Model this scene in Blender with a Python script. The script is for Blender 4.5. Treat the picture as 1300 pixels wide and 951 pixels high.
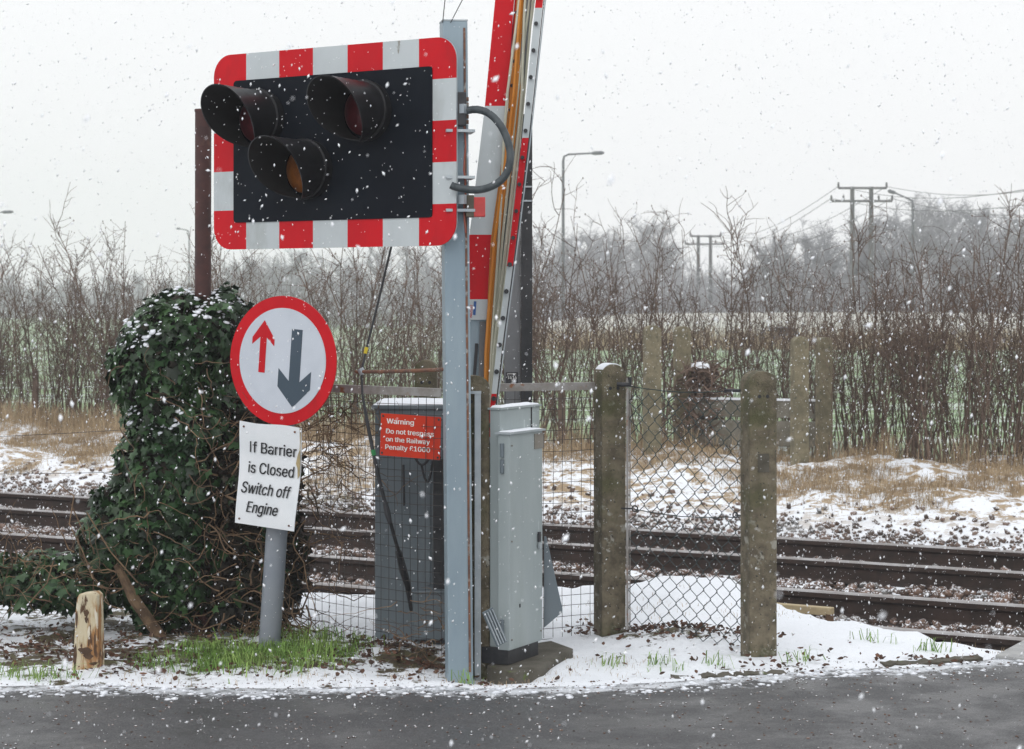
import bpy, bmesh, math, random
import numpy as np
from mathutils import Vector, Matrix
R = math.radians
random.seed(7); rng = np.random.default_rng(7)
for o in list(bpy.data.objects): bpy.data.objects.remove(o)
S = bpy.context.scene; C = S.collection
F = 2700.0; EYE = 1.6; HZ = 386.0            # focal length in photo pixels, eye height, horizon row

# ------------------------------------------------------------------ camera
cam = bpy.data.objects.new('camera', bpy.data.cameras.new('camera')); C.objects.link(cam)
cam.location = (0, 0, EYE); cam.rotation_euler = (R(90), 0, 0)
cd = cam.data; cd.sensor_width = 36; cd.lens = 36*F/1300; cd.shift_y = -(475.5-HZ)/1300
cd.clip_start = .05; cd.clip_end = 3000
cd.dof.use_dof = True; cd.dof.focus_distance = 9.6; cd.dof.aperture_fstop = 9.0
S.camera = cam
# ------------------------------------------------------------------ overcast sky
W = bpy.data.worlds.new('World'); S.world = W; W.use_nodes = True
nt = W.node_tree; N = nt.nodes; L = nt.links
bg = N['Background']
SUN_EL, SUN_AZ = 38, 200
sky = N.new('ShaderNodeTexSky'); sky.sky_type = 'NISHITA'; sky.sun_disc = False
sky.sun_elevation = R(SUN_EL); sky.sun_rotation = R(SUN_AZ); sky.dust_density = 4; sky.air_density = 1.2
hs = N.new('ShaderNodeHueSaturation'); hs.inputs['Saturation'].default_value = .15
L.new(sky.outputs[0], hs.inputs['Color'])
tc = N.new('ShaderNodeTexCoord'); sep = N.new('ShaderNodeSeparateXYZ'); L.new(tc.outputs['Generated'], sep.inputs[0])
rp = N.new('ShaderNodeValToRGB'); L.new(sep.outputs['Z'], rp.inputs[0])       # cloud layer: brighter overhead
rp.color_ramp.elements[0].position = 0; rp.color_ramp.elements[0].color = (.972, .978, .988, 1)
rp.color_ramp.elements[1].position = 1; rp.color_ramp.elements[1].color = (1.28, 1.31, 1.37, 1)
nz = N.new('ShaderNodeTexNoise'); nz.inputs['Scale'].default_value = 3; nz.inputs['Detail'].default_value = 4
L.new(tc.outputs['Generated'], nz.inputs['Vector'])
mr = N.new('ShaderNodeMapRange'); mr.inputs[3].default_value = 9.2; mr.inputs[4].default_value = 9.8; L.new(nz.outputs[0], mr.inputs[0])
vm = N.new('ShaderNodeVectorMath'); vm.operation = 'SCALE'; L.new(rp.outputs[0], vm.inputs[0]); L.new(mr.outputs[0], vm.inputs['Scale'])
mx = N.new('ShaderNodeMixRGB'); mx.inputs[0].default_value = .93; L.new(hs.outputs[0], mx.inputs[1]); L.new(vm.outputs[0], mx.inputs[2])
L.new(mx.outputs[0], bg.inputs[0]); bg.inputs[1].default_value = .1
sl = bpy.data.objects.new('sun', bpy.data.lights.new('sun', 'SUN')); C.objects.link(sl)
sl.data.energy = .5; sl.data.angle = R(40); sl.data.color = (1, .98, .95)
sl.rotation_euler = (R(90-SUN_EL), 0, R(180-SUN_AZ))
S.view_settings.view_transform = 'Standard'; S.view_settings.look = 'None'
S.view_settings.exposure = 0.14; S.view_settings.gamma = 1
cy = S.cycles
cy.use_denoising = True; cy.max_bounces = 6; cy.diffuse_bounces = 3; cy.glossy_bounces = 3
cy.transmission_bounces = 4; cy.transparent_max_bounces = 8; cy.volume_bounces = 2
cy.use_adaptive_sampling = True; cy.adaptive_threshold = .015; cy.caustics_reflective = False; cy.caustics_refractive = False

# ------------------------------------------------------------------ helpers
def at(px, py, Y): return Vector(((px-650)*Y/F, Y, EYE+(HZ-py)*Y/F))
def sm(a, b, x):
    t = np.clip((x-a)/(b-a), 0, 1); return t*t*(3-2*t)
_tab = rng.random((256, 256))
def vnoise(x, y, s=1.0):
    x = np.asarray(x, float)/s; y = np.asarray(y, float)/s
    xi = np.floor(x).astype(int); yi = np.floor(y).astype(int); fx = x-xi; fy = y-yi
    fx = fx*fx*(3-2*fx); fy = fy*fy*(3-2*fy)
    g = lambda a, b: _tab[a % 256, b % 256]
    return (g(xi, yi)*(1-fx)*(1-fy)+g(xi+1, yi)*fx*(1-fy)+g(xi, yi+1)*(1-fx)*fy+g(xi+1, yi+1)*fx*fy)*2-1
def fbm(x, y, s, o=4):
    r = 0; a = 1
    for i in range(o): r = r+a*vnoise(np.asarray(x)+17.3*i, np.asarray(y)+9.1*i, s/2**i); a *= .5
    return r

class MB:
    """collects shapes in world coordinates"""
    def __init__(s): s.V = []; s.F = []; s.M = []; s.n = 0
    def add(s, V, Fc, m=0):
        V = [tuple(v) for v in V]; s.V += V
        s.F += [tuple(i+s.n for i in f) for f in Fc]; s.M += [m]*len(Fc); s.n += len(V); return s
    def box(s, c, size, rz=0, M=None, m=0):
        hx, hy, hz = size[0]/2, size[1]/2, size[2]/2
        T = M if M is not None else Matrix.Translation(c) @ Matrix.Rotation(rz, 4, 'Z')
        P = [T @ Vector((x*hx, y*hy, z*hz)) for z in (-1, 1) for x, y in ((-1,-1),(1,-1),(1,1),(-1,1))]
        return s.add(P, [(3,2,1,0),(4,5,6,7),(0,1,5,4),(1,2,6,5),(2,3,7,6),(3,0,4,7)], m)
    def tube(s, pts, r, k=6, caps=True, m=0):
        pts = [Vector(p) for p in pts]; n = len(pts)
        rs = r if hasattr(r, '__len__') else [r]*n
        V = []; up = None
        for i, p in enumerate(pts):
            d = (pts[min(i+1, n-1)]-pts[max(i-1, 0)])
            if d.length < 1e-9: d = Vector((0, 0, 1))
            d.normalize()
            if up is None: up = d.orthogonal().normalized()
            up = (up-d*up.dot(d))
            if up.length < 1e-6: up = d.orthogonal()
            up.normalize(); w = d.cross(up)
            for j in range(k):
                a = 2*math.pi*j/k; V.append(p+(up*math.cos(a)+w*math.sin(a))*rs[i])
        Fc = [(i*k+j, i*k+(j+1) % k, (i+1)*k+(j+1) % k, (i+1)*k+j) for i in range(n-1) for j in range(k)]
        if caps: Fc += [tuple(range(k))[::-1], tuple((n-1)*k+j for j in range(k))]
        return s.add(V, Fc, m)
    def prism(s, poly, T, d, m=0):
        """poly (x,z) extruded along local y from -d/2 to d/2, placed by T"""
        n = len(poly)
        V = [T @ Vector((x, -d/2, z)) for x, z in poly]+[T @ Vector((x, d/2, z)) for x, z in poly]
        return s.add(V, [tuple(range(n)), tuple(range(2*n-1, n-1, -1))]+[(i, i+n, (i+1) % n+n, (i+1) % n) for i in range(n)], m)
def link(name, me, m=None, parent=None):
    o = bpy.data.objects.new(name, me); C.objects.link(o)
    if m:
        for q in (m if isinstance(m, (list, tuple)) else [m]): me.materials.append(q)
    if parent is not None: o.parent = parent
    return o
def build(name, b, m, parent=None, smooth=False, bevel=0, org=None):
    me = bpy.data.meshes.new(name)
    off = Vector((0, 0, 0))
    p = parent
    while p is not None: off += p.location; p = p.parent
    o0 = Vector(org) if org is not None else Vector((0, 0, 0))
    V = (np.array([tuple(v) for v in b.V])-np.array(off+o0)).tolist()
    me.from_pydata(V, [], b.F); me.update()
    bm = bmesh.new(); bm.from_mesh(me); bmesh.ops.recalc_face_normals(bm, faces=bm.faces)
    if bevel: bmesh.ops.bevel(bm, geom=[e for e in bm.edges if len(e.link_faces) == 2 and e.calc_face_angle(0) > .5], offset=bevel, segments=2, affect='EDGES', profile=.6)
    bm.to_mesh(me); bm.free()
    if smooth:
        me.polygons.foreach_set('use_smooth', [True]*len(me.polygons))
        try: me.set_sharp_from_angle(angle=R(50))
        except Exception: pass
    o = link(name, me, m, parent); o.location = o0
    if any(b.M) and not bevel: me.polygons.foreach_set('material_index', b.M)
    return o
def fast(name, V, Fc, m, parent=None, org=(0, 0, 0), smooth=False, mi=None):
    """numpy verts / equal-length faces"""
    me = bpy.data.meshes.new(name); V = np.asarray(V, float).reshape(-1, 3)-np.array(org); Fc = np.asarray(Fc, int); k = Fc.shape[1]
    me.vertices.add(len(V)); me.vertices.foreach_set('co', V.ravel())
    me.loops.add(Fc.size); me.loops.foreach_set('vertex_index', Fc.ravel())
    me.polygons.add(len(Fc)); me.polygons.foreach_set('loop_start', np.arange(len(Fc))*k); me.polygons.foreach_set('loop_total', np.full(len(Fc), k))
    if smooth: me.polygons.foreach_set('use_smooth', np.ones(len(Fc), bool))
    if mi is not None: me.polygons.foreach_set('material_index', np.asarray(mi, int))
    me.update(calc_edges=True); me.validate()
    o = link(name, me, m, parent); o.location = org if parent is None else (0, 0, 0); return o
def tag(o, label=None, cat=None, group=None, kind=None):
    if label: o['label'] = label
    if cat: o['category'] = cat
    if group: o['group'] = group
    if kind: o['kind'] = kind
    return o
def thing(name, loc, label, cat, group=None):
    o = bpy.data.objects.new(name, None); C.objects.link(o); o.location = loc; o.empty_display_size = .1
    return tag(o, label, cat, group)

# ------------------------------------------------------------------ materials
def mat(name, c1, c2=None, scale=8, rough=.7, metal=0, bump=0, bscale=None, spots=None, stretch=(1, 1, 1), isl=0, spec=.5, ramp=(.4, .6), snow=0):
    m = bpy.data.materials.new(name); m.use_nodes = True; t = m.node_tree; n = t.nodes; l = t.links; p = n['Principled BSDF']
    p.inputs['Roughness'].default_value = rough; p.inputs['Metallic'].default_value = metal; p.inputs['Specular IOR Level'].default_value = spec
    geo = n.new('ShaderNodeNewGeometry'); tcn = n.new('ShaderNodeTexCoord'); mp = n.new('ShaderNodeMapping'); mp.inputs['Scale'].default_value = stretch
    l.new(tcn.outputs['Object'], mp.inputs[0])
    def noise(sc, det=6, rough_=.6):
        q = n.new('ShaderNodeTexNoise'); q.inputs['Scale'].default_value = sc; q.inputs['Detail'].default_value = det; q.inputs['Roughness'].default_value = rough_
        l.new(mp.outputs[0], q.inputs[0]); return q.outputs[0]
    def rmp(src, a, b):
        q = n.new('ShaderNodeMapRange'); q.inputs[1].default_value = a; q.inputs[2].default_value = b; l.new(src, q.inputs[0]); return q.outputs[0]
    def mix(fac, a, b):
        q = n.new('ShaderNodeMixRGB')
        if isinstance(fac, float): q.inputs[0].default_value = fac
        else: l.new(fac, q.inputs[0])
        for i, v in ((1, a), (2, b)):
            if isinstance(v, tuple): q.inputs[i].default_value = (*v[:3], 1)
            else: l.new(v, q.inputs[i])
        return q.outputs[0]
    col = mix(rmp(noise(scale), *ramp), c1, c2 if c2 else tuple(x*.85 for x in c1))
    if spots:                                            # list of (colour, scale, lo, hi)
        for (sc_, ss, lo, hi) in spots: col = mix(rmp(noise(ss, 5), lo, hi), col, sc_)
    if isl:
        h = n.new('ShaderNodeHueSaturation'); q = n.new('ShaderNodeMapRange'); q.inputs[3].default_value = 1-isl; q.inputs[4].default_value = 1+isl
        l.new(geo.outputs['Random Per Island'], q.inputs[0]); l.new(q.outputs[0], h.inputs['Value']); l.new(col, h.inputs['Color']); col = h.outputs[0]
    if snow:                                             # settled snow on faces that look up
        sx = n.new('ShaderNodeSeparateXYZ'); l.new(geo.outputs['Normal'], sx.inputs[0])
        a = rmp(sx.outputs['Z'], .35, .7)
        b_ = rmp(noise(60 if snow < 1 else 9), .62-snow*.3, .68-snow*.3)
        mm = n.new('ShaderNodeMath'); mm.operation = 'MULTIPLY'; l.new(a, mm.inputs[0]); l.new(b_, mm.inputs[1])
        col = mix(mm.outputs[0], col, (.83, .85, .88))
    l.new(col, p.inputs['Base Color'])
    if bump:
        bp = n.new('ShaderNodeBump'); bp.inputs['Strength'].default_value = bump; bp.inputs['Distance'].default_value = .01
        l.new(noise(bscale or scale*4, 8, .7), bp.inputs['Height']); l.new(bp.outputs[0], p.inputs['Normal'])
    return m
M_galv = mat('galvanised', (.22, .29, .34), (.30, .37, .41), 3, .45, .2, .05, 60, [((.30, .13, .05), 7, .70, .74), ((.13, .17, .20), 2.5, .58, .75)], (1, 1, .25))
M_galv2 = mat('galvanised_bright', (.42, .46, .48), (.33, .37, .40), 6, .4, .4)
M_rustpole = mat('rusty_brown', (.075, .026, .021), (.048, .019, .017), 12, .7, 0, .2, 60, [((.16, .07, .045), 5, .6, .75)])
M_red = mat('red_reflective', (.56, .003, .010), (.50, .003, .010), 5, .45, spec=.2, spots=[((.34, .008, .012), 4, .56, .75), ((.22, .02, .015), 16, .71, .74)], stretch=(1, 1, .5))
M_white = mat('white_reflective', (.50, .54, .55), (.46, .50, .51), 6, .4, spots=[((.33, .35, .33), 3, .56, .75), ((.25, .24, .21), 14, .70, .74)], stretch=(1, 1, .5))
M_signwhite = mat('sign_white', (.56, .60, .66), (.51, .55, .61), 5, .4)
M_board = mat('text_board_white', (.78, .80, .82), (.72, .75, .77), 5, .45, bump=.05, spots=[((.55, .50, .40), 9, .70, .78)])
M_peel = mat('peeling_paint', (.42, .33, .17), (.3, .25, .15), 20, .8)
M_black = mat('board_black', (.0035, .0055, .010), (.006, .009, .014), 4, .55, spec=.1)
M_hood = mat('hood_black', (.010, .010, .011), (.014, .014, .016), 10, .38, spec=.25)
M_hoodin = mat('hood_inside', (.006, .006, .006), (.008, .008, .008), 10, .8)
M_lensr = mat('lens_red', (.075, .005, .009), (.05, .004, .007), 30, .3)
M_lensa = mat('lens_amber', (.26, .09, .018), (.18, .06, .012), 30, .3)
M_arrow = mat('arrow_slate', (.035, .06, .085), (.045, .07, .1), 6, .4)
M_textblk = mat('text_black', (.012, .012, .014), None, 6, .5)
M_warn = mat('warning_red', (.54, .035, .010), (.48, .030, .010), 6, .45, spec=.2)
M_textwht = mat('text_white', (.75, .73, .70), None, 6, .5)
M_rust = mat('rust', (.20, .09, .05), (.11, .06, .045), 25, .8, 0, .3, 90, [((.36, .36, .34), 14, .55, .65)])
M_angle = mat('weathered_angle_iron', (.24, .22, .20), (.32, .31, .30), 12, .7, 0, .2, 80, [((.26, .11, .05), 16, .58, .66)])
M_wire = mat('mesh_wire', (.028, .025, .025), (.05, .042, .036), 30, .6, .3)
M_chain = mat('plastic_coated_wire', (.006, .022, .024), (.01, .03, .03), 20, .5)
M_conc = mat('mossy_concrete', (.20, .168, .115), (.105, .088, .060), 14, .95, 0, .8, 90, [((.34, .33, .28), 11, .60, .66), ((.075, .08, .03), 3.2, .50, .66), ((.05, .045, .035), 2.1, .58, .75), ((.38, .37, .33), 38, .64, .68), ((.045, .042, .033), 60, .62, .67)])
M_conc2 = mat('old_pale_concrete', (.23, .20, .13), (.14, .125, .08), 9, .95, 0, .5, 50, [((.09, .085, .06), 14, .58, .68)])
M_concD = mat('dark_concrete_panel', (.13, .12, .09), (.20, .185, .15), 6, .95, 0, .4, 40)
M_cab = mat('cabinet_pale_grey', (.29, .335, .34), (.34, .385, .388), 4, .45, 0, .03, 40, [((.25, .29, .28), 3, .55, .8), ((.27, .24, .19), 9, .70, .78), ((.45, .50, .50), 30, .70, .74)], (1, 1, .2))
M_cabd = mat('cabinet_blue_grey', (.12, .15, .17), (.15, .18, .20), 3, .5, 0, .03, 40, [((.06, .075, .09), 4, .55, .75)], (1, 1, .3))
M_plate = mat('brown_grey_plate', (.22, .20, .17), None, 20, .6)
M_dark = mat('dark_fittings', (.014, .015, .018), (.03, .03, .034), 20, .5)
M_conduit = mat('conduit', (.028, .038, .043), (.05, .062, .068), 20, .5, 0, .1, 200)
M_redblock = mat('red_plastic', (.60, .05, .045), None, 20, .4)
M_brownbox = mat('brown_box', (.10, .085, .06), None, 20, .6)
M_copper = mat('copper_cable', (.30, .07, .04), None, 20, .5)
M_orange = mat('orange_rod', (.55, .20, .015), (.48, .16, .01), 5, .45)
M_cream = mat('cream_rod', (.50, .49, .38), (.42, .41, .32), 5, .5)
M_pgrey = mat('post_grey', (.15, .155, .16), (.19, .195, .20), 5, .8, 0, .2, 50)
M_pshade = mat('post_recess_shade', (.03, .032, .034), (.05, .05, .052), 5, .9, 0, .3, 80)  # near black that paints in the mast's recess shade
M_stake = mat('rotten_wood', (.62, .54, .38), (.50, .40, .24), 7, .9, 0, .7, 40, [((.36, .18, .07), 7, .47, .56), ((.10, .05, .025), 12, .57, .62), ((.70, .64, .52), 16, .58, .63)], (2.5, 2.5, .6))
M_stakedk = mat('rotten_wood_dark', (.07, .04, .025), (.12, .07, .04), 20, .95)
M_rail = mat('rail_web', (.026, .016, .012), (.042, .024, .018), 10, .8, 0, .3, 60)
M_railtop = mat('rail_head', (.38, .37, .37), (.26, .24, .23), 5, .45, .3, stretch=(1, .15, 1))
M_sleeper = mat('sleeper_concrete', (.16, .14, .12), (.10, .09, .08), 8, .95, 0, .4, 50, snow=1)
M_rock = mat('ballast_rock', (.10, .07, .055), (.17, .12, .095), 3, .95, 0, .3, 60, [((.20, .19, .18), 2.2, .56, .62)], isl=.55, snow=.45)
M_rockd = mat('ballast_rock_wet', (.075, .046, .034), (.15, .095, .07), 3, .9, 0, .3, 60, [((.17, .16, .15), 2.2, .56, .62)], isl=.6, snow=.35)
M_leaf = mat('ivy_leaf', (.013, .037, .012), (.032, .070, .022), 3, .42, isl=.75, spec=.35)
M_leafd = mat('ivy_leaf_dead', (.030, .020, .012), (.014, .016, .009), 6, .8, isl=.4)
M_vine = mat('ivy_stem', (.20, .13, .075), (.10, .062, .038), 20, .9, isl=.4)
M_snowc = mat('settled_snow', (.84, .86, .90), (.80, .83, .88), 12, .6, 0, .4, 40)
M_flake = mat('snowflake', (.92, .93, .95), None, 12, .7)
M_straw = mat('dry_grass', (.42, .32, .20), (.31, .225, .135), 4, .9, isl=.35)
M_green = mat('green_grass', (.13, .25, .04), (.22, .32, .08), 5, .7, isl=.4)
M_litter = mat('dead_leaf', (.12, .055, .032), (.055, .03, .02), 12, .85, isl=.45)
M_twig = mat('hedge_bark', (.15, .105, .078), (.09, .062, .047), 6, .9, isl=.3, snow=.25)
M_twig2 = mat('hedge_twigs', (.17, .115, .085), (.11, .074, .056), 6, .9, isl=.3)
M_tree = mat('far_bark_hazed', (.32, .32, .34), (.42, .42, .44), 2, .9)  # bark paled so its colour carries the distance haze
M_pole = mat('weathered_timber', (.12, .12, .125), (.17, .17, .17), 2, .9)
M_steel = mat('far_steel', (.15, .16, .17), None, 2, .6, .3)
M_carp = mat('car_paint', (.05, .07, .12), None, 2, .3)
M_glass = mat('car_glass', (.03, .035, .04), None, 2, .1)
M_tyre = mat('tyre', (.02, .02, .02), None, 2, .8)
M_tail = mat('tail_lamp', (.5, .02, .03), None, 2, .3)
M_plank = mat('cream_trunking', (.46, .38, .22), (.38, .30, .18), 8, .8, 0, .2, 60)
M_slab = mat('mossy_slab', (.07, .062, .045), (.11, .10, .08), 10, .95, 0, .6, 40, [((.10, .14, .03), 9, .62, .68)])
M_deck = mat('crossing_deck', (.38, .38, .37), (.30, .30, .30), 12, .9, 0, .3, 120)
M_blue = mat('sticker_blue', (.02, .09, .28), None, 9, .5)
M_yel = mat('yellow_tape', (.7, .55, .02), None, 9, .5)
M_grn = mat('green_tape', (.02, .22, .06), None, 9, .5)

# ------------------------------------------------------------------ terrain
AL = math.atan(F/4750.0); RD = Vector((-math.cos(AL), math.sin(AL), 0)); NX, NY = math.sin(AL), math.cos(AL)
U_R = [11.64, 12.92, 14.51, 15.72]; RTOP = -.25; BAL = -.415
def ysh(X): return np.interp(X, [-30, -4, -.93, .2, 1.0, 1.4, 1.63, 2.32, 3.2, 8, 30], [24, 13.3, 11.5, 11.85, 11.95, 11.25, 10.7, 9.85, 9.2, 6, -12])
def yroad(X): return np.interp(X, [-40, -2.8, 0, .7, 1.07, 1.74, 2.33, 4, 40], [9.3, 8.97, 8.86, 9.05, 9.16, 9.38, 9.66, 10.6, 33])
def height(X, Y):
    X = np.asarray(X, float); Y = np.asarray(Y, float); u = NX*X+NY*Y
    verge = .020*fbm(X, Y, .8)+.016*fbm(X, Y, .2, 3)-.02*sm(.25, .8, vnoise(X, Y, .33))
    verge += .095*np.exp(-((X-1.0)/.36)**2-((Y-11.5)/.35)**2)+.05*np.exp(-((X-.62)/.5)**2-((Y-11.6)/.3)**2)
    verge += .05*np.exp(-((X-.78)/.35)**2-((Y-10.1)/.25)**2)
    verge -= .05*np.exp(-((X+.2)/.35)**2-((Y-9.3)/.3)**2)
    edge = yroad(X)+.05*fbm(X, Y*0, .35)
    verge = verge*sm(0, .35, Y-edge)-.03*(1-sm(0, .16, Y-edge))
    t = sm(0, .85, Y-ysh(X)-.06*fbm(X, Y, .5))
    track = BAL+.012*fbm(X, Y, .3)
    z = verge*(1-t)+track*t
    bank = -.12+.13*sm(17, 20.5, u)+.10*fbm(X, Y, 1.6)*sm(16.5, 18.5, u)+.05*fbm(X, Y, .4)*sm(16.5, 18, u)
    b = sm(15.95, 18.0, u); z = z*(1-b)+bank*b
    field = -.25+.15*fbm(X, Y, 25, 2)
    f = sm(21.0, 24.5, u); z = z*(1-f)+field*f
    emb = sm(104, 109, Y)*sm(-6, 8, X)*(1-sm(116, 122, Y))
    z = z+emb*1.35
    return z
def hz(x, y): return float(height(x, y))
def axis(segs):
    a = []
    for s0, s1, st in segs: a += list(np.arange(s0, s1, st))
    return np.array(a+[segs[-1][1]])
ys = axis([(-40, 3, 3), (3, 8.4, .3), (8.4, 14, .045), (14, 24, .1), (24, 40, .6), (40, 100, 4), (100, 126, 1.5), (126, 200, 12), (200, 660, 40)])
pos = [(0, 3.4, .055), (3.4, 7, .12), (7, 14, .8), (14, 60, 6), (60, 430, 46)]
xp = axis(pos); xs = np.concatenate([-xp[:0:-1], xp])
GX, GY = np.meshgrid(xs, ys); GZ = height(GX, GY)
V = np.stack([GX, GY, GZ], -1).reshape(-1, 3); nx, ny = len(xs), len(ys)
i = np.arange(ny-1)[:, None]*nx+np.arange(nx-1)[None, :]
Fc = np.stack([i, i+1, i+nx+1, i+nx], -1).reshape(-1, 4)
mg = bpy.data.materials.new('ground_snow'); mg.use_nodes = True; t = mg.node_tree; n = t.nodes; l = t.links; p = n['Principled BSDF']
att = n.new('ShaderNodeVertexColor'); att.layer_name = 'zone'; sp = n.new('ShaderNodeSeparateColor'); l.new(att.outputs[0], sp.inputs[0])
tcn = n.new('ShaderNodeTexCoord')
def gn(sc, det=6, vec=None, ro=.6):
    q = n.new('ShaderNodeTexNoise'); q.inputs['Scale'].default_value = sc; q.inputs['Detail'].default_value = det; q.inputs['Roughness'].default_value = ro
    l.new(vec or tcn.outputs['Object'], q.inputs[0]); return q.outputs[0]
def gr(src, a, b, c=0, d=1):
    q = n.new('ShaderNodeMapRange'); q.inputs[1].default_value = a; q.inputs[2].default_value = b; q.inputs[3].default_value = c; q.inputs[4].default_value = d; l.new(src, q.inputs[0]); return q.outputs[0]
def gm(fac, a, b):
    q = n.new('ShaderNodeMixRGB'); l.new(fac, q.inputs[0])
    for k, v in ((1, a), (2, b)):
        if isinstance(v, tuple): q.inputs[k].default_value = (*v, 1)
        else: l.new(v, q.inputs[k])
    return q.outputs[0]
def ga(op, a, b):
    q = n.new('ShaderNodeMath'); q.operation = op; q.use_clamp = True
    for k, v in ((0, a), (1, b)):
        if isinstance(v, (int, float)): q.inputs[k].default_value = v
        else: l.new(v, q.inputs[k])
    return q.outputs[0]
SNOW = (.84, .865, .90)
soil = gm(gr(gn(22), .4, .6), (.11, .10, .05), (.07, .05, .035))
bare = ga('ADD', sp.outputs['Green'], 0)                      # green channel: how bare the verge is
vf = gr(ga('ADD', gn(7, 10, ro=.74), ga('MULTIPLY', bare, .30)), .655, .70)
verge_c = gm(vf, SNOW, soil)
verge_c = gm(gr(gn(90, 5, ro=.8), .655, .70), verge_c, (.16, .13, .09))
strawc = gm(gr(gn(9), .4, .6), (.30, .215, .125), (.40, .30, .19))
sf = gr(gn(5, 9, ro=.75), .49, .54)
straw_c = gm(sf, SNOW, strawc)
bal_c = gm(gr(gn(16, 6), .56, .62), (.032, .022, .018), (.26, .24, .24))
mp = n.new('ShaderNodeMapping'); mp.inputs['Scale'].default_value = (.25, 1, 1); mp.inputs['Rotation'].default_value = (0, 0, .15); l.new(tcn.outputs['Object'], mp.inputs[0])
grn = gm(gr(gn(.6, 4), .4, .6), (.17, .25, .12), (.23, .31, .155))
grn = gm(gr(gn(.9, 9, mp.outputs[0], .78), .50, .64), grn, (.66, .70, .68))
sy = n.new('ShaderNodeSeparateXYZ'); l.new(tcn.outputs['Object'], sy.inputs[0])
far_snow = gm(gr(sy.outputs['Y'], 96, 108), grn, (.50, .49, .44))
far_l = gr(sy.outputs['X'], -10, 0)
field_c = gm(far_l, grn, far_snow)
c = gm(sp.outputs['Red'], verge_c, bal_c)
c = gm(sp.outputs['Blue'], c, straw_c)
att2 = n.new('ShaderNodeVertexColor'); att2.layer_name = 'zone2'; sp2 = n.new('ShaderNodeSeparateColor'); l.new(att2.outputs[0], sp2.inputs[0])
c = gm(sp2.outputs['Red'], c, field_c)
l.new(c, p.inputs['Base Color']); p.inputs['Roughness'].default_value = .75; p.inputs['Specular IOR Level'].default_value = .25
bp = n.new('ShaderNodeBump'); bp.inputs['Strength'].default_value = .8; bp.inputs['Distance'].default_value = .03
l.new(ga('ADD', ga('MULTIPLY', gn(14, 9, ro=.65), .6), ga('MULTIPLY', gn(75, 6, ro=.7), .25)), bp.inputs['Height']); l.new(bp.outputs[0], p.inputs['Normal'])
g = fast('ground', V, Fc, mg, smooth=True); tag(g, kind='structure')
X, Y = V[:, 0], V[:, 1]; U = NX*X+NY*Y
red = sm(.35, .8, Y-ysh(X))*(1-sm(15.9, 16.6, U+.25*fbm(X, Y, .6)))
blue = sm(16.6, 17.6, U+.3*fbm(X, Y, .6))*1.0
bareness = np.clip(.68*np.exp(-((X+1.6)/1.5)**4)*(.35+.65*sm(9.0, 9.5, Y)), 0, 1)
bareness = bareness*(1-sm(9.95, 10.25, Y)*sm(-1.5, -1.1, X))
bareness = np.maximum(bareness, .9*np.exp(-((X+.45)/.35)**2-((Y-9.75)/.35)**2))
bareness = np.maximum(bareness, .85*np.exp(-((X-.75)/.3)**2-((Y-10.2)/.3)**2))
bareness = np.maximum(bareness, .45*np.exp(-((X-1.25)/.35)**2-((Y-9.35)/.15)**2))
bareness = np.where((X > -2.3) & (X < -.2), bareness, bareness*.9)
for nm, arr in (('zone', (red, bareness, blue)), ('zone2', (sm(20.6, 22.5, U), red*0, red*0))):
    ca = g.data.color_attributes.new(nm, 'FLOAT_COLOR', 'POINT')
    ca.data.foreach_set('color', np.stack([*arr, np.ones_like(X)], -1).ravel())

# road: wet asphalt sheet
mr_ = bpy.data.materials.new('asphalt'); mr_.use_nodes = True; t = mr_.node_tree; n = t.nodes; l = t.links; p = n['Principled BSDF']
tcn = n.new('ShaderNodeTexCoord')
c = gm(gr(gn(140, 4), .42, .60), (.035, .035, .037), (.10, .10, .10))
at3 = n.new('ShaderNodeVertexColor'); at3.layer_name = 'slush'; s3 = n.new('ShaderNodeSeparateColor'); l.new(at3.outputs[0], s3.inputs[0])
c = gm(gr(gn(.8, 4, ro=.5), .40, .75, 0, .45), c, (.028, .029, .031))
c = gm(gr(ga('ADD', gn(11, 10, ro=.8), ga('MULTIPLY', s3.outputs['Red'], .34)), .66, .80), c, (.60, .62, .65))
l.new(c, p.inputs['Base Color']); l.new(gr(gn(3, 5), .4, .6, .35, .7), p.inputs['Roughness'])
bp = n.new('ShaderNodeBump'); bp.inputs['Strength'].default_value = .5; bp.inputs['Distance'].default_value = .006
l.new(gn(130, 5), bp.inputs['Height']); l.new(bp.outputs[0], p.inputs['Normal'])
rx = axis([(-40, -4, 2), (-4, 4, .08), (4, 40, 2)]); rw = np.array([.06, -.02, -.1, -.2, -.35, -.6, -1, -2, -5])
RX, RW = np.meshgrid(rx, rw); RY = np.minimum(yroad(RX), 60)+.04*fbm(RX, RX*0, .35)+RW
RV = np.stack([RX, RY, np.full_like(RX, -.012)-.012*sm(0, .3, -RW)*0], -1).reshape(-1, 3); k = len(rx)
i = np.arange(len(rw)-1)[:, None]*k+np.arange(k-1)[None, :]
road = fast('road', RV, np.stack([i, i+1, i+k+1, i+k], -1).reshape(-1, 4)[:, ::-1], mr_); tag(road, kind='structure')
ca = road.data.color_attributes.new('slush', 'FLOAT_COLOR', 'POINT')
sl_ = (np.exp(-np.abs(RW)/.16)).ravel(); ca.data.foreach_set('color', np.stack([sl_, sl_, sl_, sl_*0+1], -1).ravel())

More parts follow.
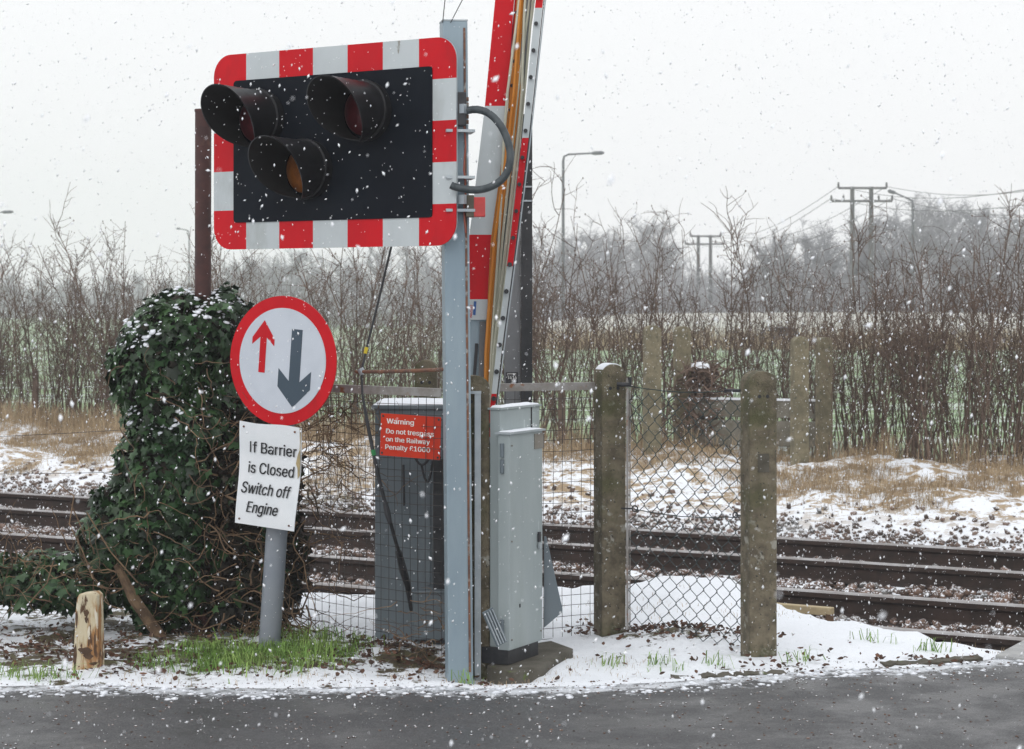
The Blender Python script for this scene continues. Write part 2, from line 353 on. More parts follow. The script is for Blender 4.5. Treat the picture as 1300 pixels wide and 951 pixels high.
# stone edging in the verge beside the road
def edging(pts, name, label):
    b = MB(); r_ = random.Random(len(label))
    for (a, c_) in zip(pts[:-1], pts[1:]):
        a = Vector(a); c_ = Vector(c_); d = c_-a; nseg = 9; nn = Vector((-d.y, d.x, 0)).normalized(); rows = []
        for k in range(nseg+1):
            q_ = a+d*(k/nseg*.97); w0, w1 = .030+r_.uniform(-.012, .006), .030+r_.uniform(-.012, .008); zz = .043+r_.uniform(-.010, .002)
            rows += [q_-nn*w0-Vector((0, 0, .05)), q_-nn*w0+Vector((0, 0, zz-.006)), q_+nn*w1+Vector((0, 0, zz)), q_+nn*w1-Vector((0, 0, .05))]
        b.add(rows, [(4*k+m_, 4*k+(m_+1) % 4, 4*k+4+(m_+1) % 4, 4*k+4+m_) for k in range(nseg) for m_ in range(4)]+[(3, 2, 1, 0), tuple(4*nseg+m_ for m_ in range(4))])
    o = build(name, b, M_slab); tag(o, label, 'kerb'); return o
e = [at(px, py, 4320/(py-HZ)) for px, py in ((855, 858), (930, 853.5), (1000, 851))]
edging([(q.x, q.y, -.043) for q in e], 'stone_kerb', 'low grey kerb stones half buried in snow below the right fence post')
e = [at(px, py, 4320/(py-HZ)) for px, py in ((1120, 842), (1180, 838.5), (1245, 834))]
edging([(q.x, q.y, -.036) for q in e], 'stone_kerb', 'low grey kerb stones at the snow edge by the crossing deck')

# ------------------------------------------------------------------ railway
def rail_pt(u, s): return Vector((NX*u, NY*u, 0))+RD*s
prof = [(-.07, 0), (-.07, .011), (-.012, .028), (-.009, .10), (-.034, .118), (-.036, .148), (-.028, .158), (.028, .158), (.036, .148), (.034, .118), (.009, .10), (.012, .028), (.07, .011), (.07, 0)]
rl = ['nearest rail of the near track, its left half behind the snow bank', 'second rail of the near track with cream trunking along its foot',
      'third rail from the camera, near rail of the far track', 'farthest rail of the far track beside the snowy ballast shoulder']
for k, u in enumerate(U_R):
    b = MB(); s0, s1 = -12, 32
    T0 = rail_pt(u, (s0+s1)/2); T = Matrix.Translation((T0.x, T0.y, RTOP-.158)) @ Matrix.Rotation(math.atan2(RD.y, RD.x)+math.pi/2, 4, 'Z')
    b.prism(prof, T, s1-s0)
    o = build('rail', b, [M_rail, M_railtop], org=(T0.x, T0.y, RTOP-.158)); tag(o, rl[k], 'rail', 'rails of the two tracks')
    for pl in o.data.polygons:
        if pl.normal.z > .6 and pl.center.z > .14: pl.material_index = 1
rzt = math.atan2(RD.y, RD.x)
for tr, (ua, ub) in enumerate(((U_R[0], U_R[1]), (U_R[2], U_R[3]))):
    base = None
    for k in range(22):
        s_ = -4+k*.68+tr*.2
        c0 = rail_pt((ua+ub)/2, s_)
        if base is None:
            b = MB().box((0, 0, 0), (.25, ub-ua+.9, .14)); base = build('sleeper', b, M_sleeper, bevel=.012); o = base
        else: o = base.copy(); C.objects.link(o)
        o.location = (c0.x, c0.y, RTOP-.158-.066); o.rotation_euler.z = rzt
        tag(o, ('weathered sleeper buried in ballast under the near track', 'weathered sleeper buried in ballast under the far track')[tr], 'sleeper', ('sleepers of the near track', 'sleepers of the far track')[tr])
# cream trunking beside rail 2
b = MB(); a = at(890, 747, 13.72); c_ = at(1057, 761.5, 13.24)
a.z = c_.z = -.315; d = c_-a
b.box((a+c_)/2, (d.length, .06, .05), math.atan2(d.y, d.x)); tag(build('cable_trunking', b, M_plank, bevel=.006), 'cream length of cable trunking lying along the rail foot', 'trunking')
b = MB(); b.box((c_.x-.02, c_.y, -.37), (.05, .05, .08)); tag(build('trunking_block', b, M_stakedk, bevel=.004), 'small dark block under the end of the cream trunking', 'block')
# crossing deck
b = MB(); q = at(1262, 833, 9.72)
poly = [(2.19, 9.72), (2.75, 10.42), (9, 6.6), (9, 5.0), (2.6, 9.55)]
A = [at(1263, 833, 9.68), at(1302, 812, 10.15)]
pts = [(A[0].x, A[0].y), (A[1].x, A[1].y), (4.6, 9.4), (4.4, 7.9)]
b.add([(x, y, -.2) for x, y in pts]+[(x, y, .004) for x, y in pts], [(3,2,1,0),(4,5,6,7),(0,1,5,4),(1,2,6,5),(2,3,7,6),(3,0,4,7)])
tag(build('crossing_deck', b, M_deck, bevel=.01), 'pale concrete crossing deck corner where the road meets the nearest rail', 'crossing deck')

# ------------------------------------------------------------------ scattering helpers
def inst_cloud(tmpl_V, tmpl_F, pos, scl, rot):
    """templates placed many times -> one vertex / face array (rot: Nx3x3)"""
    nv = len(tmpl_V); n_ = len(pos)
    V = np.einsum('nij,vj->nvi', rot, tmpl_V)*np.asarray(scl).reshape(n_, 1, -1)+pos[:, None, :]
    Fc = tmpl_F[None]+(np.arange(n_)*nv)[:, None, None]
    return V.reshape(-1, 3), Fc.reshape(-1, tmpl_F.shape[1])
def rots(n_, full=True):
    q = rng.normal(size=(n_, 4)); q /= np.linalg.norm(q, axis=1)[:, None]; w, x, y, z = q.T
    return np.stack([np.stack([1-2*(y*y+z*z), 2*(x*y-z*w), 2*(x*z+y*w)], -1), np.stack([2*(x*y+z*w), 1-2*(x*x+z*z), 2*(y*z-x*w)], -1), np.stack([2*(x*z-y*w), 2*(y*z+x*w), 1-2*(x*x+y*y)], -1)], 1)
bmi = bmesh.new(); bmesh.ops.create_icosphere(bmi, subdivisions=1, radius=1); ICO_V = np.array([v.co[:] for v in bmi.verts]); ICO_F = np.array([[v.index for v in f.verts] for f in bmi.faces]); bmi.free()
def rocks(name, n_, ulo, uhi, slo, shi, size, m, label, lift=0):
    Vs = []; Fs = []; off = 0
    for k in range(10):
        tv = ICO_V*(.5+.8*rng.random((12, 1)))*np.array([1, .75, .6])
        c_ = n_//10; uu = rng.uniform(ulo, uhi, c_); ss = rng.uniform(slo, shi, c_)
        x = NX*uu+RD.x*ss; y = NY*uu+RD.y*ss
        ok = (y > ysh(x)+.45) & (np.abs(x) < .30*y+.6)
        for ur in U_R: ok &= np.abs(uu-ur) > .075
        if ulo > 15: ok &= rng.random(c_) > sm(16.0, 17.4, uu)*.95
        x, y = x[ok], y[ok]; c_ = len(x)
        sz = size*(.35+1.3*rng.random(c_)**1.8); z = height(x, y)+sz*.25+lift
        V_, F_ = inst_cloud(tv, ICO_F, np.stack([x, y, z], -1), sz[:, None], rots(c_)); Vs.append(V_); Fs.append(F_+off); off += len(V_)
    o = fast(name, np.concatenate(Vs), np.concatenate(Fs), m); tag(o, label, 'ballast', kind='stuff')
rocks('ballast_stones', 46000, 10.6, 15.95, -3, 19, .034, M_rockd, 'brown ballast stones between and around the rails')
rocks('ballast_stones', 40000, 15.8, 17.7, 0, 24, .027, M_rock, 'snow dusted grey ballast stones on the shoulder beyond the far track', .004)

def blades(name, pts, hgt, wid, m, label, cat, lean=.5, parent=None):
    """thin bent blades: 2 quads each"""
    n_ = len(pts); a = rng.uniform(0, 2*np.pi, n_); h = hgt*(.4+.9*rng.random(n_)); ln = lean*rng.random(n_)*h
    d = np.stack([np.cos(a), np.sin(a), a*0], -1); s_ = np.stack([-np.sin(a), np.cos(a), a*0], -1)
    b2 = rng.uniform(0, 2*np.pi, n_); s_ = np.stack([np.cos(b2), np.sin(b2), a*0], -1)
    w = wid*(.6+.8*rng.random(n_))[:, None]; up = np.array([0, 0, 1.])
    p0 = pts; p1 = pts+up*(h*.55)[:, None]+d*(ln*.3)[:, None]; p2 = pts+up*(h*(1-.35*lean))[:, None]+d*ln[:, None]
    V = np.stack([p0-s_*w/2, p0+s_*w/2, p1-s_*w*.4, p1+s_*w*.4, p2-s_*w*.08, p2+s_*w*.08], 1).reshape(-1, 3)
    f = np.array([[0, 1, 3, 2], [2, 3, 5, 4]]); Fc = (f[None]+(np.arange(n_)*6)[:, None, None]).reshape(-1, 4)
    o = fast(name, V, Fc, m); tag(o, label, cat, kind='stuff'); return o
# straw on the far bank
def tufts(ntuft, per, X, Y, spread):
    k = len(X); x = np.repeat(X, per)+rng.normal(0, spread, k*per); y = np.repeat(Y, per)+rng.normal(0, spread, k*per)
    return np.stack([x, y, height(x, y)-.01], -1)
def uv_xy(uu, ss): return NX*uu+RD.x*ss, NY*uu+RD.y*ss
uu = rng.uniform(17.2, 20.6, 7500); ss = rng.uniform(2, 24, 7500); x, y = uv_xy(uu, ss)
keep = (fbm(x, y, .8)+(uu-19.3)*.22 > -.18) & (np.abs(x) < .3*y); x, y = x[keep], y[keep]
blades('dry_grass', tufts(0, 20, x, y, .08), .13, .0048, M_straw, 'straw coloured grass tufts on the snowy bank beyond the tracks', 'grass', 1.1)
uu = 20.6+rng.normal(0, .5, 1500); ss = rng.uniform(2, 25, 1500); x, y = uv_xy(uu, ss); ok = (x < -1.5) | (rng.random(1500) < .35); x, y = x[ok], y[ok]
blades('tall_dry_grass', tufts(0, 20, x, y, .09), .34, .0045, M_straw, 'tall straw coloured grass standing along the foot of the hedge', 'grass', .6)
# green grass by the sign and at the road edge
pts = []
for (cx_, cy_, sx, sy_, k) in ((-1.14, 9.50, .12, .15, 700), (-1.36, 9.62, .09, .14, 480), (-1.27, 9.33, .12, .07, 260), (-.98, 9.75, .09, .12, 420), (-1.02, 9.98, .14, .12, 420), (-.80, 9.8, .10, .12, 240), (-.88, 9.4, .10, .08, 160), (-1.60, 9.4, .06, .07, 90), (-2.05, 9.12, .12, .06, 160),
                              (-.2, 9.12, .03, .02, 22), (.73, 9.35, .03, .03, 14), (.66, 9.45, .03, .03, 30), (.9, 9.4, .03, .03, 22), (.45, 9.5, .03, .03, 26), (1.30, 9.5, .05, .03, 26), (1.95, 9.79, .05, .02, 40), (1.72, 10.1, .06, .03, 24)):
    x = rng.normal(cx_, sx, k); y = rng.normal(cy_, sy_, k); ok = y > yroad(x)+.04; x, y = x[ok], y[ok]; pts.append(np.stack([x, y, height(x, y)-.006], -1))
blades('green_grass', np.concatenate(pts), .095, .0042, M_green, 'fresh green grass poking through the snow around the sign post', 'grass', 1.25)
x = rng.uniform(-2.8, 2.6, 5200); y = yroad(x)+.05+rng.random(5200)**1.3*2.2; ok = (y < ysh(x)) & (fbm(x, y, .5) > .0+.15*(x > -.3)); x, y = x[ok], y[ok]
blades('withered_grass', np.stack([x, y, height(x, y)-.01], -1), .045, .0024, M_straw, 'sparse withered grass stems sticking out of the verge snow', 'grass', 1.0)
# fallen leaves
def litter(spots, name, label):
    Vs = []
    for (cx_, cy_, sx, sy_, k) in spots:
        x = rng.normal(cx_, sx, k); y = rng.normal(cy_, sy_, k); ok = y > yroad(x)-.02; x, y = x[ok], y[ok]
        Vs.append(np.stack([x, y, height(x, y)+.008+.02*rng.random(len(x))], -1))
    P_ = np.concatenate(Vs); k = len(P_)
    tv = np.array([[-1, 0, .25], [-.4, -.55, 0], [.5, -.45, .1], [1, .05, .35], [.4, .5, .05], [-.45, .5, .2], [0, 0, -.15]]); tf = np.array([[6, j, (j+1) % 6] for j in range(6)])
    V_, F_ = inst_cloud(tv, tf, P_, (.007+.015*rng.random(k))[:, None]*np.array([[1, .7, .6]]), rots(k)); o = fast(name, V_, F_, M_litter); tag(o, label, 'leaves', kind='stuff')
litter([(-.55, 9.85, .16, .18, 260), (-.3, 9.5, .12, .12, 120), (-1.1, 9.5, .35, .3, 160), (-2.1, 10.0, .25, .35, 330), (-1.8, 9.4, .25, .2, 160), (.62, 10.32, .13, .08, 170), (.86, 10.15, .16, .12, 200),
        (1.1, 10.0, .1, .15, 60), (1.3, 9.4, .2, .1, 60), (.4, 10.4, .08, .1, 60), (1.95, 9.6, .2, .06, 60), (0, 9.4, 1.4, .4, 160), (-1.6, 9.7, .5, .3, 260)], 'fallen_leaves', 'brown and reddish dead leaves scattered on the snow along the fence foot')

def lumps(name, n_, lo, hi, s0, s1, flatz, m, label, cat):
    x = rng.uniform(-3.2, 3.4, n_); w = rng.random(n_)**1.6*(hi-lo)+lo; y = yroad(x)+.05*fbm(x, x*0, .35)-w
    sz = s0+(s1-s0)*rng.random(n_)**3; z = np.maximum(height(x, y), -.012)+sz*.1
    tv = ICO_V*(.6+.6*rng.random((12, 1)))*np.array([1, .8, flatz]); a = rng.uniform(0, 6.28, n_); c_, s_ = np.cos(a), np.sin(a); o_ = a*0
    rot = np.stack([np.stack([c_, -s_, o_], -1), np.stack([s_, c_, o_], -1), np.stack([o_, o_, o_+1], -1)], 1)
    V_, F_ = inst_cloud(tv, ICO_F, np.stack([x, y, z], -1), sz[:, None], rot); o = fast(name, V_, F_, m, smooth=(m is M_snowc)); tag(o, label, cat, kind='stuff')
lumps('slush', 1300, -.04, .22, .003, .024, .3, M_snowc, 'small lumps of melting slush along the ragged road edge', 'slush')
lumps('road_grit', 5000, -.15, 1.6, .0015, .008, .7, M_rockd, 'loose grit and small stones on the wet road edge', 'grit')

# ------------------------------------------------------------------ generic shapes
def rrect(w, h, r, seg=6, cx_=0, cz=0):
    out = []
    for (sx, sz, a0) in ((1, 1, 0), (-1, 1, 90), (-1, -1, 180), (1, -1, 270)):
        for k in range(seg+1):
            a = R(a0+90*k/seg); out.append((cx_+sx*(w/2-r)+r*math.cos(a), cz+sz*(h/2-r)+r*math.sin(a)))
    return out[::-1]
def clip_poly(poly, axis_, lo, hi):
    for sgn, lim in ((1, lo), (-1, hi)):
        out = []
        for k in range(len(poly)):
            a, b_ = poly[k], poly[(k+1) % len(poly)]; fa = sgn*(a[axis_]-lim) >= 0; fb = sgn*(b_[axis_]-lim) >= 0
            if fa: out.append(a)
            if fa != fb:
                t_ = (lim-a[axis_])/(b_[axis_]-a[axis_]); out.append((a[0]+(b_[0]-a[0])*t_, a[1]+(b_[1]-a[1])*t_))
        poly = out
        if not poly: break
    return poly
import os
_fp = os.path.join(bpy.utils.resource_path('LOCAL'), 'datafiles', 'fonts', 'Inter.woff2')    # bundled with Blender
try: FONT = bpy.data.fonts.load(_fp)
except Exception: FONT = None
def text_mb(body, T, w, h, depth=.002, shear=0, align='C', fat=.012):
    """lettering fitted into a w x h box: local x right, z up, proud of the face towards -y"""
    cu = bpy.data.curves.new('t', 'FONT'); cu.body = body; cu.size = 1
    if FONT: cu.font = FONT
    cu.shear = shear; cu.resolution_u = 3
    o = bpy.data.objects.new('t', cu); C.objects.link(o); bpy.context.view_layer.update()
    dg = bpy.context.evaluated_depsgraph_get(); me = bpy.data.meshes.new_from_object(o.evaluated_get(dg))
    vs = np.array([v.co[:] for v in me.vertices]); mn = vs.min(0); mx_ = vs.max(0)
    sc = np.array([w/(mx_[0]-mn[0]), h/(mx_[1]-mn[1])])
    P_ = (vs[:, :2]-mn[:2])*sc-(np.array([w/2, h/2]) if align == 'C' else np.array([0, h/2]))
    b = MB(); q_ = h*fat*4
    for kk, dx in enumerate((-q_/2, 0, q_/2)): b.add([T @ Vector((x+dx, -depth-.00015*kk, z)) for x, z in P_], [tuple(pl.vertices) for pl in me.polygons])
    bpy.data.objects.remove(o); bpy.data.curves.remove(cu); bpy.data.meshes.remove(me); return b
def merge(*bs):
    o = MB()
    for b in bs: o.add(b.V, b.F)
    return o

# ------------------------------------------------------------------ crossing signal (wig-wag)
PZ = -33.2
base = Vector((-.243, 9.24, hz(-.243, 9.24)))
wig = thing('crossing_signal', base, 'level crossing light signal, black board with red and white chequered border on a grey post', 'crossing signal')
lean = Matrix.Rotation(R(-.5), 4, 'Y')
TP = Matrix.Translation((base.x+.012, base.y+.05, 0)) @ lean @ Matrix.Rotation(R(9), 4, 'Z')
b = MB(); top = 2.83
b.prism([(-.055, -.1), (.055, -.1), (.055, top), (-.055, top)], TP, .11); build('post', b, M_galv, wig, bevel=.006)
b = MB(); b.prism([(.035, .0), (.0445, .0), (.0445, top-.03), (.035, top-.03)], TP @ Matrix.Translation((0, -.0575, 0)), .003)
build('post_seam', b, M_rust, wig)
b = MB(); b.prism([(-.056, top), (.056, top), (.056, top+.006), (-.056, top+.006)], TP, .112); build('post_cap', b, M_galv2, wig)
# board local frame: origin at top-left corner bottom...  x along board, z world
TB = Matrix.Translation((-1.387, 9.88, 0)) @ Matrix.Rotation(R(-25.6-7.6), 4, 'Z')
BW, BZ0, BZ1 = 1.368, 1.852, 2.752
BH = BZ1-BZ0; out = rrect(BW, BH, .10, 8, BW/2, (BZ0+BZ1)/2)
bd = MB(); bd.prism(out, TB @ Matrix.Translation((0, .012, 0)), .006)
board = build('backboard', bd, M_galv2, wig, bevel=0)
bo = .125
segs = []
for k in range(7): segs += [((k*BW/7, (k+1)*BW/7), (BZ1-bo, BZ1), k), ((k*BW/7, (k+1)*BW/7), (BZ0, BZ0+bo), k)]
for k in range(5):
    z0, z1 = BZ0+k*BH/5, BZ0+(k+1)*BH/5
    z0c, z1c = max(z0, BZ0+bo), min(z1, BZ1-bo)
    segs += [((0, bo), (z0c, z1c), k), ((BW-bo, BW), (z0c, z1c), k)]
for (xx, zz, k) in segs:
    pl = clip_poly(clip_poly(out, 0, *xx), 1, *zz)
    if len(pl) > 2: build('red_stripe' if k % 2 == 0 else 'white_stripe', MB().prism(pl, TB @ Matrix.Translation((0, .0055, 0)), .005), M_red if k % 2 == 0 else M_white, board)
ib = MB(); ib.prism(rrect(BW-2*bo+.004, BH-2*bo+.004, .018, 4, BW/2, (BZ0+BZ1)/2), TB @ Matrix.Translation((0, .0015, 0)), .007)
build('black_panel', ib, M_black, wig)
def HL(c_): return .060+.262*max(0, (1+c_)/2)**.48
def lamp(s_, z_, lens, lab):
    T = TB @ Matrix.Translation((s_, 0, z_)); K = 40
    def ring(r, y, cut=False, dy=0):
        o = []
        for k in range(K):
            a = 2*math.pi*k/K; c_ = math.cos(a); L_ = y
            if cut: L_ = HL(c_)
            o.append(T @ Vector((r*math.sin(a)*1.0, -L_, r*c_)))
        return o
    # outer shell with ridges, then inner wall
    prof_ = [(.132, .0), (.132, .035), (.137, .037), (.137, .05), (.128, .053)]
    rings = [ring(r, y) for r, y in prof_]; NR = 11
    for j in range(1, NR+1):
        t_ = j/NR; rr = []
        for k in range(K):
            a = 2*math.pi*k/K; c_ = math.cos(a); Lc = HL(c_)
            r = .126+(.0022 if j % 2 else 0)+.006*t_; rr.append(T @ Vector((r*math.sin(a), -(.053+(Lc-.053)*t_), r*c_)))
        rings.append(rr)
    inner = []
    for t_ in (1, .5, 0):
        rr = []
        for k in range(K):
            a = 2*math.pi*k/K; c_ = math.cos(a); Lc = HL(c_)
            rr.append(T @ Vector(((.122+.007*t_)*math.sin(a), -(.02+(Lc-.02)*t_), (.122+.007*t_)*c_)))
        inner.append(rr)
    def skin(rs):
        b = MB(); b.add([v for r in rs for v in r], [(i*K+j, i*K+(j+1) % K, (i+1)*K+(j+1) % K, (i+1)*K+j) for i in range(len(rs)-1) for j in range(K)]); return b
    h = build('hood', skin(rings+[inner[0]]), M_hood, wig, smooth=True); h['label'] = lab
    build('hood_lining', skin(inner), M_hoodin, h, smooth=True)
    b = MB(); rs = []
    for r, y in ((.108, .03), (.095, .045), (.06, .058), (.02, .064), (.001, .065)):
        rs.append([T @ Vector((r*math.sin(2*math.pi*k/K), -y, r*math.cos(2*math.pi*k/K))) for k in range(K)])
    build('lens', skin(rs), lens, h, smooth=True)
    b = MB(); b.prism([(.107*math.cos(2*math.pi*k/K), .107*math.sin(2*math.pi*k/K)) for k in range(K)], T @ Matrix.Translation((0, -.018, 0)), .02); build('lens_seat', b, M_hoodin, h)
    b = MB(); b.prism([(.128*math.cos(2*math.pi*k/K), .128*math.sin(2*math.pi*k/K)) for k in range(K)], T @ Matrix.Translation((0, .05, 0)), .07); build('lamp_housing', b, M_dark, h)
lamp(.292, 2.445, M_lensr, 'upper left black hood over a dark red lens')
lamp(.898, 2.450, M_lensr, 'upper right black hood over a dark red lens')
lamp(.568, 2.205, M_lensa, 'lower black hood over an amber lens')
# brackets, junction box, conduit
for z_ in (2.44, 2.05): build('mounting_rail', MB().prism([(BW-.45, z_-.02), (BW+.03, z_-.02), (BW+.03, z_+.02), (BW-.45, z_+.02)], TB @ Matrix.Translation((0, .03, 0)), .02), M_galv2, wig)
Yp = 9.19
b = MB(); q = at(585, 139, Yp-.01); b.box(q, (.045, .07, .145), R(5)); jb = build('junction_box', b, M_dark, wig, bevel=.006)
for yy in (126, 133, 148, 155):
    q = at(591, yy, Yp-.01); build('terminal_bolt', MB().tube([q-Vector((.012, .0, 0)), q+Vector((.014, 0, 0))], .009, 8), M_rust, jb)
pts = []
ctl = [(590, 141), (606, 139), (622, 145), (636, 160), (645, 180), (648, 200), (643, 220), (631, 233), (614, 240), (597, 241), (580, 238), (570, 234)]
for k in range(len(ctl)-1):
    p0 = ctl[max(k-1, 0)]; p1 = ctl[k]; p2 = ctl[k+1]; p3 = ctl[min(k+2, len(ctl)-1)]
    for tt in (0, .33, .67):
        f_ = lambda i: .5*((2*p1[i])+(-p0[i]+p2[i])*tt+(2*p0[i]-5*p1[i]+4*p2[i]-p3[i])*tt**2+(-p0[i]+3*p1[i]-3*p2[i]+p3[i])*tt**3)
        pts.append(at(f_(0), f_(1), Yp-.03-.10*math.sin(math.pi*k/len(ctl))))
build('conduit_loop', MB().tube(pts, .0165, 10), M_conduit, wig, smooth=True)
for yy in (166, 225, 267): q = at(579, yy, Yp-.03); build('strap_band', MB().box(q+Vector((.01, .055, 0)), (.125, .135, .012), R(9)), M_galv2, wig)
build('copper_cable', MB().tube([at(590, y_, Yp-.01)+Vector((.004*math.sin(y_/9), 0, 0)) for y_ in (156, 170, 185, 200, 215, 230, 245, 262, 280, 292, 296, 290, 284)], .004, 6), M_copper, wig)
b = MB(); b.box(at(597, 262, Yp), (.034, .06, .095)); bx = build('sensor_box', b, M_brownbox, wig, bevel=.004)
b = MB(); b.box(at(608.5, 263, Yp), (.052, .055, .085)); build('red_lamp_block', b, M_redblock, bx, bevel=.004)
# overhead guy wires of the post
for (a, c_), lb in ((((562, 29), (571, -60)), 'thin dark wire rising from the post top, steeper left one'), (((572, 29), (618, -60)), 'thin dark wire rising from the post top, slanting right')):
    b = MB(); b.tube([at(*a, 9.22), at(c_[0], c_[1], 9.3), at(c_[0]+(c_[0]-a[0])*6, c_[1]-(a[1]-c_[1])*6, 10)], .0022, 5); tag(build('overhead_wire', b, M_dark), lb, 'wire')

# cable stay (slack barrier cable) with tapes, rusty bar
b = MB(); pc = [(486, 470, 9.6)]
cab = [at(503, 285, 9.95), at(497, 312, 9.93), at(481, 380, 9.88), at(466, 440, 9.84), at(459, 471, 9.8), at(460, 500, 9.76), at(466, 535, 9.74), at(474, 575, 9.72), at(483, 615, 9.72), at(492, 650, 9.72), at(503, 690, 9.75), at(511, 715, 9.85)]
b.tube(cab, [.0055]*6+[.0085]*6, 8); ck = build('stay_cable', b, M_dark, org=tuple(cab[4])); tag(ck, 'slack black cable with yellow tape hanging down in front of the warning sign', 'cable')
build('yellow_tape', MB().tube([at(463.5, 449, 9.83), at(465.5, 441, 9.835)], .0085, 8), M_yel, ck)
build('green_tape', MB().tube([at(473.5, 571, 9.72), at(475, 578, 9.72)], .0105, 8), M_grn, ck)
build('connector', MB().tube([at(489, 638, 9.72), at(492, 652, 9.72), at(495, 664, 9.72)], [.011, .015, .010], 8), M_dark, ck)
build('plug', MB().tube([at(506, 700, 9.8), at(512, 725, 9.85), at(518, 745, 9.9), at(522, 775, 9.95)], [.014, .019, .015, .008], 8), M_dark, ck)
build('end_ring', MB().tube([at(457, 468, 9.79), at(461, 475, 9.79)], .016, 8), M_galv2, ck)
b = MB(); b.tube([at(452, 472, 9.82), at(480, 472, 9.7), at(520, 471, 9.5), at(566, 469, 9.3)], .0085, 8)
o = build('rusty_stay_bar', b, M_rust, org=tuple(at(566, 469, 9.3))); tag(o, 'thin rusty horizontal bar sticking out left from the signal post', 'bar')

# ------------------------------------------------------------------ priority sign on leaning pole
sb = at(340, 826, 9.86); sb.z = hz(sb.x, sb.y)
sign = thing('traffic_sign', sb, 'round priority sign with red and dark arrows above a white notice, leaning grey pole', 'traffic sign')
p_top = at(369, 385, 9.86)
b = MB(); b.tube([Vector((sb.x-.006, 9.90, -.12)), Vector((p_top.x, 9.905, p_top.z))], .050, 28); build('pole', b, mat('pole_grey', (.21, .235, .27), (.25, .27, .30), 4, .45, 0, .04, 50), sign, smooth=True)
SC = at(359, 458, 9.83)
TS = Matrix.Translation(SC) @ Matrix.Rotation(R(-29.5), 4, 'Z') @ Matrix.Rotation(R(4.5), 4, 'Y')
K = 72; circ = lambda r: [(r*math.cos(-2*math.pi*k/K), r*math.sin(-2*math.pi*k/K)) for k in range(K)]
dk = MB(); dk.prism(circ(.3), TS, .006); disc = build('round_plate', dk, M_red, sign)
dk = MB(); dk.prism(circ(.244), TS @ Matrix.Translation((0, -.004, 0)), .003); build('white_field', dk, M_signwhite, disc)
dk = MB(); dk.prism([(x, z) for x, z in rrect(.42, .03, .01)], TS @ Matrix.Translation((0, .012, 0)), .02); build('clamp', dk, M_galv2, disc)
r_ = .3
def poly_s(pts): return [(x*r_, z*r_) for x, z in pts]
ra = [(-.435, -.215), (-.435, .335), (-.585, .21), (-.585, .32), (-.375, .595), (-.165, .32), (-.165, .21), (-.315, .335), (-.315, -.215)]
da = [(.15, .505), (.15, -.30), (-.055, -.12), (-.055, -.40), (.25, -.70), (.555, -.40), (.555, -.12), (.35, -.30), (.35, .505)]
def flat(poly, T, y):
    b = MB(); b.prism(poly, T @ Matrix.Translation((0, y, 0)), .0012); return b
a_ = build('red_arrow', flat(poly_s(ra), TS, -.0062), M_red, disc); a_ = build('dark_arrow', flat(poly_s(da), TS, -.0062), M_arrow, disc)
# notice: slightly warped sheet
NW, NH = .352, .475
TN = Matrix.Translation(at(341, 604, 9.80)) @ Matrix.Rotation(R(-31), 4, 'Z') @ Matrix.Rotation(R(3.4), 4, 'Y')
def warp(x, z): return .006*math.sin(z*14+1)+.008*(x/NW)*math.sin(z*9)-(.016*max(0, -z/NH-.3)*(1+2*x/NW))
b = MB(); gx, gz = 40, 50; Vn = []
for side in (0, .003):
    for j in range(gz+1):
        for i_ in range(gx+1):
            x = -NW/2+NW*i_/gx; z = -NH/2+NH*j/gz; zz = z+.003*math.sin(x*22)*(j == gz)
            Vn.append(TN @ Vector((x-.012*max(0, -z/NH), warp(x, z)+side, zz)))
Fq = []; w_ = gx+1; tot = w_*(gz+1)
for j in range(gz):
    for i_ in range(gx):
        q = j*w_+i_; Fq += [(q, q+1, q+w_+1, q+w_), (q+tot+w_, q+tot+w_+1, q+tot+1, q+tot)]
for i_ in range(gx): Fq += [(i_+tot, i_+1+tot, i_+1, i_), (gz*w_+i_, gz*w_+i_+1, gz*w_+i_+1+tot, gz*w_+i_+tot)]
for j in range(gz): Fq += [(j*w_, (j+1)*w_, (j+1)*w_+tot, j*w_+tot), (j*w_+gx+tot, (j+1)*w_+gx+tot, (j+1)*w_+gx, j*w_+gx)]
b.add(Vn, Fq); notice = build('notice_board', b, M_board, sign, smooth=True)
ls = []
for body, x0, z0, w, h, shr in (('If Barrier', .022, .125, .262, .053, .03), ('is Closed', .012, .030, .262, .053, .06), ('Switch off', -.008, -.065, .288, .055, .22), ('Engine', -.022, -.160, .185, .067, .25)):
    cap = body.startswith('If')                       # the capital I is a plain stroke
    tb = text_mb(body[1:] if cap else body, Matrix.Translation((.007, 0, 0)) if cap else Matrix.Identity(4), w-.014 if cap else w, h, 0, shr)
    if cap: tb.add([(-w/2-.004, -.0004, -h/2+.001), (-w/2+.003, -.0004, -h/2+.001), (-w/2+.0045, -.0004, h/2-.001), (-w/2-.0025, -.0004, h/2-.001)], [(0, 1, 2, 3)])
    vs = [TN @ Vector((v[0]+x0, warp(v[0]+x0, v[2]+z0)-.0050, v[2]+z0)) for v in tb.V]; q = MB(); q.add(vs, tb.F); build('lettering', q, M_textblk, notice)
b = MB(); vs = [TN @ Vector((x, warp(x, z)-.0045, z)) for x, z in ((.168, .235), (.176, .235), (.176, .02), (.166, .0), (.160, .05), (.150, .07), (.158, .11), (.172, .14))]; b.add(vs, [tuple(range(8))]); build('peeled_edge', b, M_peel, notice)
b = MB()
for x, z in ((-.15, .215), (.14, .215), (-.155, -.215), (.14, -.215)): b.tube([TN @ Vector((x, warp(x, z)-.004, z)), TN @ Vector((x, warp(x, z)+.004, z))], .005, 8)
build('fixing_screws', b, M_rust, notice)

